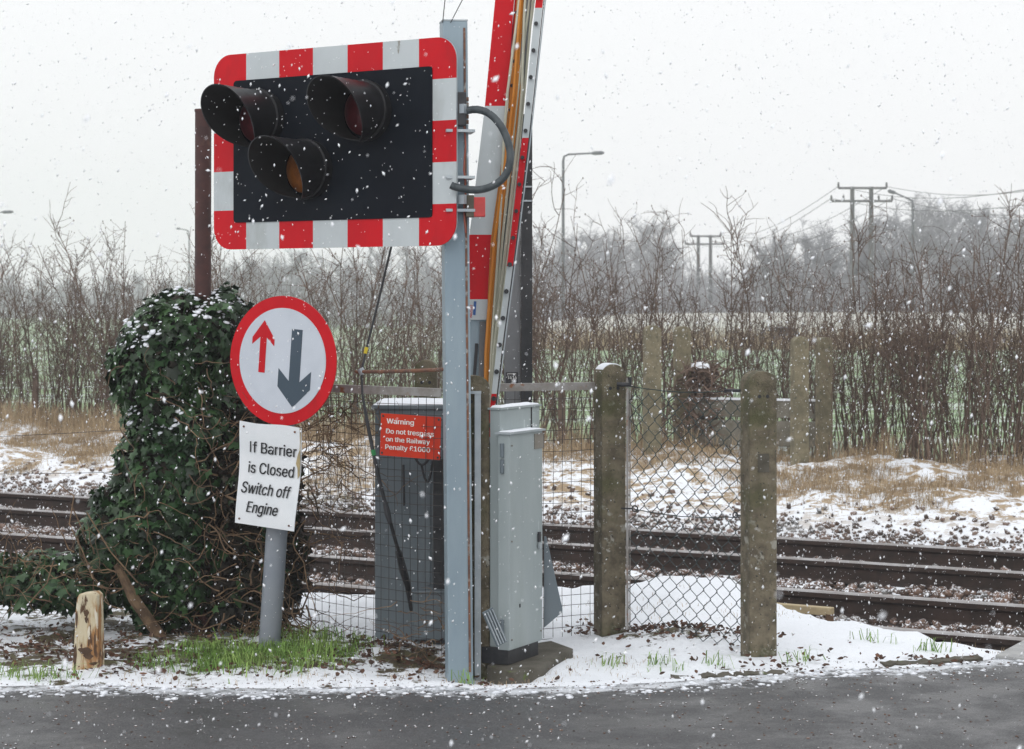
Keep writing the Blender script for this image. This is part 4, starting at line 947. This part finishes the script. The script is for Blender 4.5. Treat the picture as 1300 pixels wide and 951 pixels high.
P3, N3 = sample(E1, 9000, .72, .9, .6); P4, N4 = sample(E2, 900, .3, .8, .3)
V_, F_, _n = leafcloud(np.concatenate([P3, P4]), np.concatenate([N3, N4]), .055, .5, 1.0); fast('dead_inner_leaves', V_-org, F_, M_leafd, ivy)
Vs = []; Fs = []; off = 0
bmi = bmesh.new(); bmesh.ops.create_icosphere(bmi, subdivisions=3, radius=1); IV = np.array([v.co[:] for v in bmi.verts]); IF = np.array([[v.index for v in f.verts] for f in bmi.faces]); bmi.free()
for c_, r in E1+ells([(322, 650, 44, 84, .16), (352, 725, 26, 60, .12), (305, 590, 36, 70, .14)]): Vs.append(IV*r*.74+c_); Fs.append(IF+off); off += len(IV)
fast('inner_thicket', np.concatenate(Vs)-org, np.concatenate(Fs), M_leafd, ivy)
# snow lying on the leaves that face up, patchy
P5, N5 = sample(E1, 9000, 1.0, 1.07)
sel = (N5[:, 2] > -.1) & (P5[:, 2] > .85) & (fbm(P5[:, 0]*1.0+5, P5[:, 2]+P5[:, 1], .10, 3)+.8*(P5[:, 2]-1.42)+.35*N5[:, 2] > .30) | ((N5[:, 2] > .35) & (fbm(P5[:, 0]+1, P5[:, 2], .15, 2) > .75))
P5, N5 = P5[sel], N5[sel]; k = len(P5); nn_ = N5+np.array([0, -.2, 1.3])+rng.normal(0, .3, (k, 3)); nn_ /= np.linalg.norm(nn_, axis=1)[:, None]
tx = np.cross(nn_, rng.normal(size=(k, 3))); tx /= np.linalg.norm(tx, axis=1)[:, None]; rot = np.stack([tx, np.cross(nn_, tx), nn_], -1)
SV = ICO_V*np.array([1, .75, .28])*(1+.18*rng.normal(size=(12, 1)))
V_, F_ = inst_cloud(SV, ICO_F, P5+np.array([0, -.005, .012]), (.006+.015*rng.random(k)**1.3)[:, None], rot); fast('settled_snow', V_-org, F_, M_snowc, ivy, smooth=True)['kind'] = 'stuff'
# tangled stems
b = MB(); rr = random.Random(3)
def vine(p, d, L_, r, n_=14, grav=-.02, wig=.35):
    pts = [Vector(p)]; d = Vector(d).normalized()
    for k in range(n_):
        d = (d+Vector((rr.gauss(0, wig), rr.gauss(0, wig*.6), rr.gauss(0, wig)+grav))).normalized(); q_ = pts[-1]+d*L_/n_
        if q_.z < .0: q_.z = .01; d.z = abs(d.z)
        pts.append(q_)
    b.tube(pts, [r*(1-.7*k/n_) for k in range(n_+1)], 5, caps=False)
for k in range(180):
    px, py = rr.uniform(262, 398), rr.uniform(520, 800)
    if px > 390 and py > 700: continue
    vine(at(px, py, rr.uniform(10.1, 10.35)), (rr.uniform(-1, 1), rr.uniform(-.2, .4), rr.uniform(-1, .6)), rr.uniform(.2, .6), rr.uniform(.002, .0055))
for k in range(40): vine(at(rr.uniform(150, 290), rr.uniform(430, 780), rr.uniform(10.04, 10.12)), (rr.uniform(-1, 1), 0, rr.uniform(-1, .3)), rr.uniform(.12, .35), rr.uniform(.002, .004), 10)
for k in range(40): vine(at(rr.uniform(370, 470), rr.uniform(500, 620), 10.0), (rr.uniform(-.6, 1), -.1, rr.uniform(-1, .2)), rr.uniform(.15, .5), rr.uniform(.0015, .004), 12)
for k in range(110): vine(at(rr.uniform(-60, 180), rr.uniform(690, 770), rr.uniform(10.1, 10.3)), (rr.uniform(-1, 1), -.1, rr.uniform(-.3, 1)), rr.uniform(.1, .35), rr.uniform(.0015, .004), 10)
for p_ in ([(118, 735), (105, 700), (88, 665), (94, 630), (75, 615), (62, 628)], [(38, 765), (60, 740), (68, 712)], [(90, 640), (100, 662), (110, 690)], [(175, 740), (140, 700), (110, 650)]):
    b.tube([at(x, y, 10.08) for x, y in p_], .0035, 5)
b.tube([at(205, 810, 10.2), at(170, 760, 10.15), at(150, 720, 10.15), at(180, 690, 10.2)], [.03, .028, .022, .015], 7)
build('stems', b, M_vine, ivy)
# dry twigs at the foot of the mesh
b = MB()
for k in range(26): vine(at(rr.uniform(500, 565), rr.uniform(760, 840), rr.uniform(9.35, 9.6)), (rr.uniform(-1, 1), -.1, rr.uniform(-.2, 1)), rr.uniform(.12, .35), rr.uniform(.0015, .003), 10, -.06)
tag(build('dry_brambles', b, M_vine), 'tangle of thin dry bramble stems at the foot of the mesh fence', 'brambles', kind='stuff')
b = MB()
for k in range(46): vine(at(rr.uniform(395, 450), rr.uniform(520, 620), rr.uniform(9.98, 10.05)), (rr.uniform(-.6, .8), .15, rr.uniform(-1, .4)), rr.uniform(.12, .4), rr.uniform(.0012, .003), 10, -.03)
for k in range(20): vine(at(rr.uniform(410, 450), rr.uniform(500, 530), 10.0), (rr.uniform(-.8, .8), 0, rr.uniform(-1, .0)), rr.uniform(.1, .3), rr.uniform(.0012, .003), 10, -.03)
tag(build('dead_creeper', b, M_vine), 'dead brown creeper caught in the mesh right of the ivy', 'creeper', kind='stuff')

# ------------------------------------------------------------------ hedge saplings
class NB:
    def __init__(s): s.V = []; s.F = []; s.n = 0
    def tube(s, pts, rs, k=3):
        pts = np.array(pts); n_ = len(pts); d = np.gradient(pts, axis=0); d /= np.linalg.norm(d, axis=1)[:, None]+1e-9
        ref = np.array([.37, .81, .19]); up = np.cross(d, ref); up /= np.linalg.norm(up, axis=1)[:, None]+1e-9; w = np.cross(d, up)
        a = 2*np.pi*np.arange(k)/k; rs = np.asarray(rs)
        V = pts[:, None]+(up[:, None]*np.cos(a)[None, :, None]+w[:, None]*np.sin(a)[None, :, None])*rs[:, None, None]
        i_ = np.arange(n_-1)[:, None]*k; j = np.arange(k)[None]; f = np.stack([i_+j, i_+(j+1) % k, i_+k+(j+1) % k, i_+k+j], -1).reshape(-1, 4)
        s.V.append(V.reshape(-1, 3)); s.F.append(f+s.n); s.n += n_*k
    def mesh(s, name, m):
        o = fast(name, np.concatenate(s.V), np.concatenate(s.F), m); me = o.data; bpy.data.objects.remove(o); return me
def path(p, d, L_, n_, wig, r_, up=0.0):
    pts = [p]; d = d/np.linalg.norm(d)
    for k in range(n_): d = d+r_.normal(0, wig, 3)+np.array([0, 0, up]); d /= np.linalg.norm(d); pts.append(pts[-1]+d*L_/n_)
    return np.array(pts)
def sapling(seed, H):
    r_ = np.random.default_rng(seed); tr, tw = NB(), NB()
    nst = r_.integers(2, 4)
    for s_ in range(nst):
        h = H*r_.uniform(.75, 1.0); st = path(np.array([r_.normal(0, .13), r_.normal(0, .08), -.1]), np.array([r_.normal(0, .12), r_.normal(0, .10), 1]), h+.1, 12, .07, r_, .03)
        R0 = r_.uniform(.008, .0145); tr.tube(st, np.linspace(R0, .0028, 13), 5)
        for k in range(int(r_.integers(6, 11))):
            t_ = r_.uniform(.33, .97); i_ = t_*12; p_ = st[int(i_)]*(1-i_ % 1)+st[min(int(i_)+1, 12)]*(i_ % 1); a = r_.uniform(0, 2*np.pi)
            d = np.array([np.cos(a), np.sin(a), r_.uniform(.8, 2.6)]); L_ = r_.uniform(.25, .8)*h*.5*(1.15-t_*.6)
            br = path(p_, d, L_, 7, .16, r_, .03); tw.tube(br, np.linspace(.0055*(1.2-t_*.4), .0022, 8), 3)
            for m_ in range(int(r_.integers(2, 5))):
                q_ = br[int(r_.integers(1, 7))]; a2 = r_.uniform(0, 2*np.pi); b2 = path(q_, np.array([np.cos(a2), np.sin(a2), r_.uniform(.2, 1.4)]), r_.uniform(.08, .32), 4, .2, r_, .02); tw.tube(b2, np.linspace(.0032, .0016, 5), 3)
                if r_.random() < .35:
                    e_ = b2[-1]; tw.tube(np.array([e_-[0, 0, .012], e_, e_+[0, 0, .012]]), [.002, .008, .002], 3)
    return tr.mesh('trunk', M_twig), tw.mesh('twigs', M_twig2)
VAR = [sapling(100+k, 2.25+.16*(k % 4)) for k in range(16)]
HG = 'bare saplings of the hedge beyond the railway'
def put_sapling(x, y, sc, k, tilt=None):
    o = thing('bare_sapling', (x, y, hz(x, y)), 'bare brown leafless sapling in the hedge beyond the tracks', 'sapling', HG)
    tr, tw = VAR[k*7 % 16]
    a = link('trunk', tr, None, o); c_ = link('crown', tw, None, o)
    o.scale = (sc*random.uniform(.85, 1.15),)*2+(sc,); o.rotation_euler = (random.gauss(0, .05), random.gauss(0, .07), random.uniform(0, 6.28)) if tilt is None else tilt
cnt = 0
for k in range(350):
    s_ = 2.2+23.6*(k*.618034 % 1)+random.gauss(0, .12); u_ = random.choice((20.9, 21.4, 22.1))+random.gauss(0, .18)
    q = rail_pt(u_, s_); x, y = q.x, q.y
    if abs(x) > .325*y: continue
    px = 650+F*x/y
    if 800 < px < 1065 and u_ < 21.25: continue
    if 60 < px-0 and 330 < px < 560 and random.random() < .25: continue
    sc = random.uniform(.62, 1.10)
    if px > 980: sc *= 1.04
    if px < 330: sc *= .98
    if random.random() < .16: sc *= 1.13
    put_sapling(x, y, sc, k); cnt += 1
for k in range(36):                                    # extra dense clump at the right end
    q = at(random.uniform(1010, 1330), 0, 0.001); px = random.uniform(1010, 1330); u_ = 20.6+random.gauss(0, .25); X_Y = (px-650)/F; y = u_/(NX*X_Y+NY); x = X_Y*y
    put_sapling(x, y, random.uniform(.55, .95), k*5+1); cnt += 1

# fine undergrowth between the saplings
nb = NB(); r_ = np.random.default_rng(11)
for k in range(1500):
    s_ = r_.uniform(2.0, 26); u_ = r_.uniform(20.7, 22.6); x = NX*u_+RD.x*s_; y = NY*u_+RD.y*s_; px = 650+F*x/y
    if abs(x) > .33*y or (800 < px < 1070 and u_ < 21.2 and r_.random() < .8): continue
    hgt = r_.uniform(.5, 1.0)*(1.75+.35*float(vnoise(s_, 0, 1.3)))*(1 if r_.random() < .75 else 1.25)
    p_ = path(np.array([x, y, float(height(x, y))-.03]), np.array([r_.normal(0, .16), r_.normal(0, .1), 1]), hgt, 7, .10, r_, .02); nb.tube(p_, np.linspace(.0052, .0018, 8), 3)
    for m_ in range(int(r_.integers(2, 6))):
        a = r_.uniform(0, 6.28); q_ = path(p_[int(r_.integers(2, 8))], np.array([np.cos(a), np.sin(a), r_.uniform(.1, 1.8)]), r_.uniform(.12, .55), 4, .18, r_, .01); nb.tube(q_, np.linspace(.0036, .0016, 5), 3)
o = fast('hedge_undergrowth', np.concatenate(nb.V), np.concatenate(nb.F), M_twig2); tag(o, 'fine tangled brown twigs filling the hedge between its saplings', 'undergrowth', kind='stuff')
# old concrete posts and panels in the hedge
def back_post(px, top, bot, Yp_, w, label):
    q = at(px, top, Yp_); conc_post('old_concrete_post', q.x, Yp_, w*Yp_/F, .14, q.z, R(12), M_conc2, label, holes=False, slot=False, zb=-.4)
back_post(828, 413, 560, 21.9, 20, 'pale mossy old concrete post at the left of the hedge gap, upright and full height')
back_post(866, 414, 545, 22.4, 19, 'weathered old concrete post right beside the leftmost pale one, brush heap at its foot')
back_post(1015, 427, 570, 21.0, 19, 'pale old concrete post at the right end of the low concrete panels')
back_post(1046, 428, 575, 21.6, 17, 'dark old concrete post among saplings beyond the low panels')
b = MB(); a = at(876, 541, 22.3); c_ = at(1042, 541, 21.75); d = c_-a
for z0_, z1_, t_ in ((508, 530, 0), (534, 566, 1)):
    zc = at(0, (z0_+z1_)/2, 22.0).z; hh_ = (z1_-z0_)*22.0/F
    mid = (a+c_)/2; b.box((mid.x, mid.y-.02*t_, zc), (d.length, .06, hh_), math.atan2(d.y, d.x))
pr = build('concrete_panel_wall', b, M_concD, bevel=.008, org=((a+c_)/2)); tag(pr, 'low wall of two dark concrete panels between old posts in the hedge', 'wall')
b = MB(); mid = (a+c_)/2; b.box((mid.x, mid.y, at(0, 508, 22.0).z+.008), (d.length+.02, .085, .02), math.atan2(d.y, d.x)); build('snow_line', b, M_snowc, pr)
# brush heap beside the second post
b = MB(); c0 = at(888, 500, 22.4)
for k in range(520):
    p_ = Vector((c0.x+rr.gauss(0, .10), 22.4+rr.gauss(0, .15), rr.uniform(0, .95))); vine(p_, (rr.uniform(-1, 1), rr.uniform(-1, 1), rr.uniform(-.6, 1)), rr.uniform(.15, .4), .011, 6)
bh = build('brush_heap', b, M_twig2); tag(bh, 'dense dark heap of cut brush with a snow cap beside the old concrete posts', 'brush heap')
snow_cap('snow_cap', c0.x-.1, c0.x+.1, 22.25, 22.55, at(0, 467, 22.4).z, .05, bh)
q = at(45, 475, 27.5); b = MB(); b.box((q.x, 27.5, q.z/2-.1), (.07, .07, q.z+.3)); b.box((q.x, 27.5, q.z+.06), (.05, .05, .02)); tag(build('field_fence_post', b, M_twig, bevel=.008), 'small dark wooden fence post at the field edge far left', 'fence post')
q = at(778, 545, 22.9); b = MB(); b.box((q.x-.55, 22.9, .3), (.08, .08, .9)); tag(build('field_fence_post', b, M_twig, bevel=.008), 'short dark wooden post in the hedge behind the pale cabinet', 'fence post')

# ------------------------------------------------------------------ far trees
def far_tree(seed, H, spread, nb=26):
    r_ = np.random.default_rng(seed); tr, tw = NB(), NB()
    st = path(np.array([0, 0, -.5]), np.array([0, 0, 1.]), H*.85, 10, .05, r_, .05); tr.tube(st, np.linspace(H*.022, H*.005, 11), 6)
    for k in range(nb):
        t_ = r_.uniform(.18, 1); p_ = st[int(t_*10)]; a = r_.uniform(0, 2*np.pi); L_ = H*spread*(1.15-.75*t_)*r_.uniform(.7, 1.1)
        br = path(p_, np.array([np.cos(a)*.9, np.sin(a)*.9, r_.uniform(.6, 1.5)]), L_, 8, .12, r_, .05); tw.tube(br, np.linspace(H*.007, H*.0022, 9), 4)
        for m_ in range(9):
            i_ = int(r_.integers(2, 9)); a2 = r_.uniform(0, 2*np.pi); b2 = path(br[i_], np.array([np.cos(a2), np.sin(a2), r_.uniform(.2, 1.3)]), L_*r_.uniform(.25, .5), 5, .16, r_, .03); tw.tube(b2, np.linspace(H*.0026, H*.0013, 6), 3)
            for q_ in range(6):
                a3 = r_.uniform(0, 2*np.pi); b3 = path(b2[int(r_.integers(1, 6))], np.array([np.cos(a3), np.sin(a3), r_.uniform(0, 1.2)]), L_*r_.uniform(.10, .24), 3, .2, r_, .02); tw.tube(b3, np.linspace(H*.0015, H*.0009, 4), 3)
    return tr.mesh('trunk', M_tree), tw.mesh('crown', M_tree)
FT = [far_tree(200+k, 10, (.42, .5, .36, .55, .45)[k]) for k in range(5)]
def put_tree(px, toppy, Y, k, grp, label, base=-.25):
    z = EYE+(HZ-toppy)*Y/F; sc = (z-base)/9.3; x = (px-650)*Y/F
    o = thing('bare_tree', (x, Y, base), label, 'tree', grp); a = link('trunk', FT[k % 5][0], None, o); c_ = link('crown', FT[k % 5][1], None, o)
    o.scale = (sc*random.uniform(.95, 1.25),)*2+(sc,); o.rotation_euler.z = random.uniform(0, 6.28)
G1, L1 = 'hazy trees of the wood beyond the field', 'hazy grey leafless tree in the wood on the horizon behind the barrier'
G2, L2 = 'tall hazy trees behind the hedge at the right', 'tall hazy leafless tree in the row behind the hedge on the right'
G3, L3 = 'low faint trees on the left horizon', 'low faint leafless tree on the horizon beyond the green field'
for k, (px, tp_) in enumerate(((660, 300), (680, 292), (700, 300), (720, 292), (738, 285), (755, 300), (775, 292), (792, 283), (812, 272), (832, 274), (845, 300), (860, 335), (880, 345), (900, 350), (925, 345), (950, 330), (640, 310), (610, 320), (580, 318), (550, 312), (520, 305), (490, 308), (460, 318), (430, 322), (400, 312), (375, 318), (350, 325), (325, 322), (765, 320), (705, 325), (825, 300), (745, 315))):
    put_tree(px, tp_+random.uniform(-4, 4), random.uniform(175, 210), k, G1, L1)
for k, (px, tp_) in enumerate(((1000, 278), (985, 300), (1020, 285), (1035, 295), (1050, 285), (1090, 262), (1110, 270), (1125, 262), (1142, 270), (1168, 250), (1182, 246), (1196, 249), (1215, 262), (1232, 258), (1250, 262), (1268, 262), (1285, 260), (1300, 268), (1318, 262), (970, 320), (1065, 290), (1150, 280), (1205, 280), (1260, 285), (1100, 300), (1345, 262), (1375, 268), (1410, 262), (1450, 270), (1490, 265), (1530, 272))):
    put_tree(px, tp_+random.uniform(-3, 3), random.uniform(135, 160), k+2, G2, L2)
for k in range(56):
    px = -260+k*11.5+random.uniform(-5, 5); put_tree(px, random.choice((345, 356, 362, 366, 352)) if px < 250 else random.uniform(325, 350), random.uniform(280, 330), k, G3, L3)
# scrub mass below the far trees
nb = NB(); r_ = np.random.default_rng(5)
def scrub(n_, px0, px1, Y0, Y1, top):
    for k in range(n_):
        Y_ = r_.uniform(Y0, Y1); px = r_.uniform(px0, px1); x = (px-650)*Y_/F; b0 = float(height(x, Y_)); z = EYE+(HZ-top-r_.normal(0, 10))*Y_/F; h = max(.5, z-b0)
        p_ = path(np.array([x, Y_, b0]), np.array([r_.normal(0, .3), 0, 1]), h*r_.uniform(.6, 1.0), 4, .16, r_, .05); nb.tube(p_, np.linspace(.05, .018, 5), 3)
        for m_ in range(4):
            a = r_.uniform(0, 6.28); q_ = path(p_[int(r_.integers(1, 5))], np.array([np.cos(a), np.sin(a), r_.uniform(.2, 1.5)]), h*.35, 3, .2, r_); nb.tube(q_, np.linspace(.03, .012, 4), 3)
scrub(2000, 560, 1560, 140, 165, 345); scrub(900, 300, 900, 165, 200, 345); scrub(1300, -320, 420, 250, 280, 372)
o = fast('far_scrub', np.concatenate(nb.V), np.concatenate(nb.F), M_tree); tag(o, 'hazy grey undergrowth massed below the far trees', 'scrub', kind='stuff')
nb = NB()
for k in range(1500):
    Y_ = r_.uniform(88, 97); px = r_.uniform(640, 1320); x = (px-650)*Y_/F
    for m_ in range(2):
        a = r_.uniform(0, 6.28); p_ = path(np.array([x, Y_, float(height(x, Y_))]), np.array([np.cos(a)*.4, np.sin(a)*.4, 1]), r_.uniform(.4, 1.1), 3, .2, r_); nb.tube(p_, np.linspace(.022, .010, 4), 3)
o = fast('field_hedge', np.concatenate(nb.V), np.concatenate(nb.F), M_straw); tag(o, 'low tawny field hedge at the far edge of the green field', 'hedge', kind='stuff')

# ------------------------------------------------------------------ street lamps, power lines, car
def street_lamp(px, top, Y, armpx, armtop, label, base=-.25):
    q = at(px, top, Y); e_ = at(armpx, armtop, Y); o = thing('street_lamp', (q.x, Y, base), label, 'street lamp'); sgn = 1 if e_.x > q.x else -1
    b = MB(); b.tube([(q.x, Y, base), (q.x, Y, q.z-.4), (q.x+sgn*.05, Y, q.z-.12), (q.x+sgn*.3, Y, q.z), tuple(q.lerp(e_, .72))], [.10, .075, .06, .055, .05], 8); build('pole', b, M_steel, o)
    a = q.lerp(e_, .68); d = (e_-a); b = MB(); b.tube([a, a+d*.2, a+d*.8, e_], [.05, .11, .11, .05], 8); build('lantern', b, M_steel, o)
street_lamp(715, 196, 120, 767, 194, 'tall pale street lamp standing alone left of the far wood, arm to the right')
street_lamp(1159, 252, 122, 1127, 242, 'hazy street lamp beside the twin pole power line, arm to the left')
street_lamp(-28, 270, 150, 17, 269, 'faint street lamp whose arm reaches in from the left picture edge')
street_lamp(240, 292, 230, 224, 290, 'faint small street lamp just left of the rusty pole')
def h_pole(px0, px1, Y, z_top, z_mid, arm_t, arm_m, label):
    o = thing('power_pole', ((at((px0+px1)/2, 0, Y)).x, Y, -.25), label, 'power pole')
    for px in (px0, px1):
        q = at(px, z_top, Y); b = MB(); b.tube([(q.x, Y, -.25), (q.x, Y, q.z+.08)], [.15, .11], 8); build('pole', b, M_pole, o)
    for (xa, xb), z_, st in ((arm_t, z_top, 2), (arm_m, z_mid, 4)):
        a, c_ = at(xa, z_, Y), at(xb, z_, Y); b = MB(); b.box(((a+c_)/2)-Vector((0, .12, 0)), (c_.x-a.x, .09, .12)); cr = build('crossarm', b, M_pole, o)
        for t_ in ([0, 1] if st == 2 else [0, .2, .78, 1]):
            p_ = a.lerp(c_, t_)-Vector((0, .12, 0)); build('insulator', MB().tube([p_, p_+Vector((0, 0, .12)), p_+Vector((0, 0, .30))], [.04, .06, .045], 6), M_pole, cr)
h_pole(1082, 1106, 110, 239, 255.5, (1064, 1125), (1055, 1132), 'nearer twin pole power line support with two crossarms')
h_pole(886.5, 902, 150, 300, 310, (876, 915), (870, 919), 'farther small twin pole power line support with two crossarms')
nearP = [((1064, 237), (876, 298)), ((1125, 237), (915, 298)), ((1055, 252), (870, 308)), ((1132, 252), (919, 308))]
outP = [(1420, 218), (1480, 205), (1450, 236), (1500, 250)]
for k, ((a, c_), e_) in enumerate(zip(nearP, outP)):
    A_, B_, E_ = at(*c_, 150), at(*a, 110), at(*e_, 62)
    pts = [A_.lerp(B_, t_)-Vector((0, 0, 1.2*math.sin(math.pi*t_))) for t_ in np.linspace(0, 1, 10)]+[B_.lerp(E_, t_)-Vector((0, 0, .7*math.sin(math.pi*t_))) for t_ in np.linspace(.1, 1, 10)]
    b = MB(); b.tube(pts, .016, 4)
    tag(build('power_line', b, M_pole), ('power wire on the left end of the upper crossarms', 'power wire on the right end of the upper crossarms', 'power wire on the left end of the lower crossarms', 'power wire on the right end of the lower crossarms')[k], 'power line')
# car on the far side of the field
cx_ = at(984, 437, 95); car = thing('parked_car', (cx_.x, 95, hz(cx_.x, 95)), 'small dark blue car glimpsed through the hedge at the far field edge', 'car'); z0_ = hz(cx_.x, 95)
T = Matrix.Translation((cx_.x, 95, z0_+.02)) @ Matrix.Scale(.62, 4)
b = MB(); b.prism([(-2.0, .25), (-2.0, .75), (-1.75, .9), (-1.0, .98), (-.4, 1.42), (1.1, 1.45), (1.75, 1.0), (1.98, .9), (2.0, .3)], T, 1.65); build('body', b, M_carp, car, bevel=.03)
b = MB(); b.prism([(-.85, 1.0), (-.38, 1.34), (.3, 1.37), (.3, 1.0)], T, 1.67); b.prism([(.38, 1.0), (.38, 1.37), (1.02, 1.37), (1.5, 1.0)], T, 1.67); build('side_windows', b, M_glass, car)
for wx in (-1.25, 1.3):
    b = MB(); b.prism([(wx+.31*math.cos(a), .31+.31*math.sin(a)) for a in np.linspace(0, 2*math.pi, 21)[:-1]], T, 1.69); build('wheel', b, M_tyre, car)
b = MB(); b.box(None, (.1, 1.5, .18), M=T @ Matrix.Translation((1.97, 0, .8))); build('tail_lamp', b, M_tail, car)

# ------------------------------------------------------------------ falling snow
def flakes():
    n_ = 105000; y = (rng.random(n_)**(1/2.7))*19+1.1; x = rng.uniform(-1, 1, n_)*(.26*y+.6); z = 1.6+rng.uniform(-1, 1, n_)*(.19*y+.35)
    ok = (z > height(x, y)+.02); x, y, z = x[ok], y[ok], z[ok]; k = len(x)
    keep = rng.random(k) < np.where(y > 12, .6, 1.0); x, y, z = x[keep], y[keep], z[keep]; k = len(x)
    OV = np.array([[1, 0, 0], [-1, 0, 0], [0, 1, 0], [0, -1, 0], [0, 0, 1], [0, 0, -1]], float); OF = np.array([[0, 2, 4], [2, 1, 4], [1, 3, 4], [3, 0, 4], [2, 0, 5], [1, 2, 5], [3, 1, 5], [0, 3, 5]])
    OV = OV*np.array([.75, .7, 1.5])*rng.uniform(.75, 1.25, (6, 3)); s_ = .0012+.0048*rng.random(k)**4.5
    th = rng.normal(.25, .45, k); c_, s2 = np.cos(th), np.sin(th); z0 = np.zeros(k); rot = np.stack([np.stack([c_, z0, s2], -1), np.stack([z0, z0+1, z0], -1), np.stack([-s2, z0, c_], -1)], 1)
    V_, F_ = inst_cloud(OV, OF, np.stack([x, y, z], -1), s_[:, None], rot); return fast('falling_snow', V_, F_, M_flake)
tag(flakes(), 'white snowflakes falling everywhere in front of the scene', 'snowfall', kind='stuff')

# ------------------------------------------------------------------ haze
b = MB(); b.box((0, 305, 17), (900, 730, 40)); hb = build('haze', b, None); tag(hb, 'pale winter haze filling the air', 'haze', kind='stuff')
hm = bpy.data.materials.new('haze'); hm.use_nodes = True; hn = hm.node_tree.nodes; hl_ = hm.node_tree.links
hn.remove(hn['Principled BSDF']); pv = hn.new('ShaderNodeVolumePrincipled'); pv.inputs['Color'].default_value = (.98, .985, 1, 1); pv.inputs['Density'].default_value = .0012; pv.inputs['Anisotropy'].default_value = 0.0
hl_.new(pv.outputs[0], hn['Material Output'].inputs['Volume']); hb.data.materials.append(hm)
print('saplings', cnt, 'objects', len(bpy.data.objects))
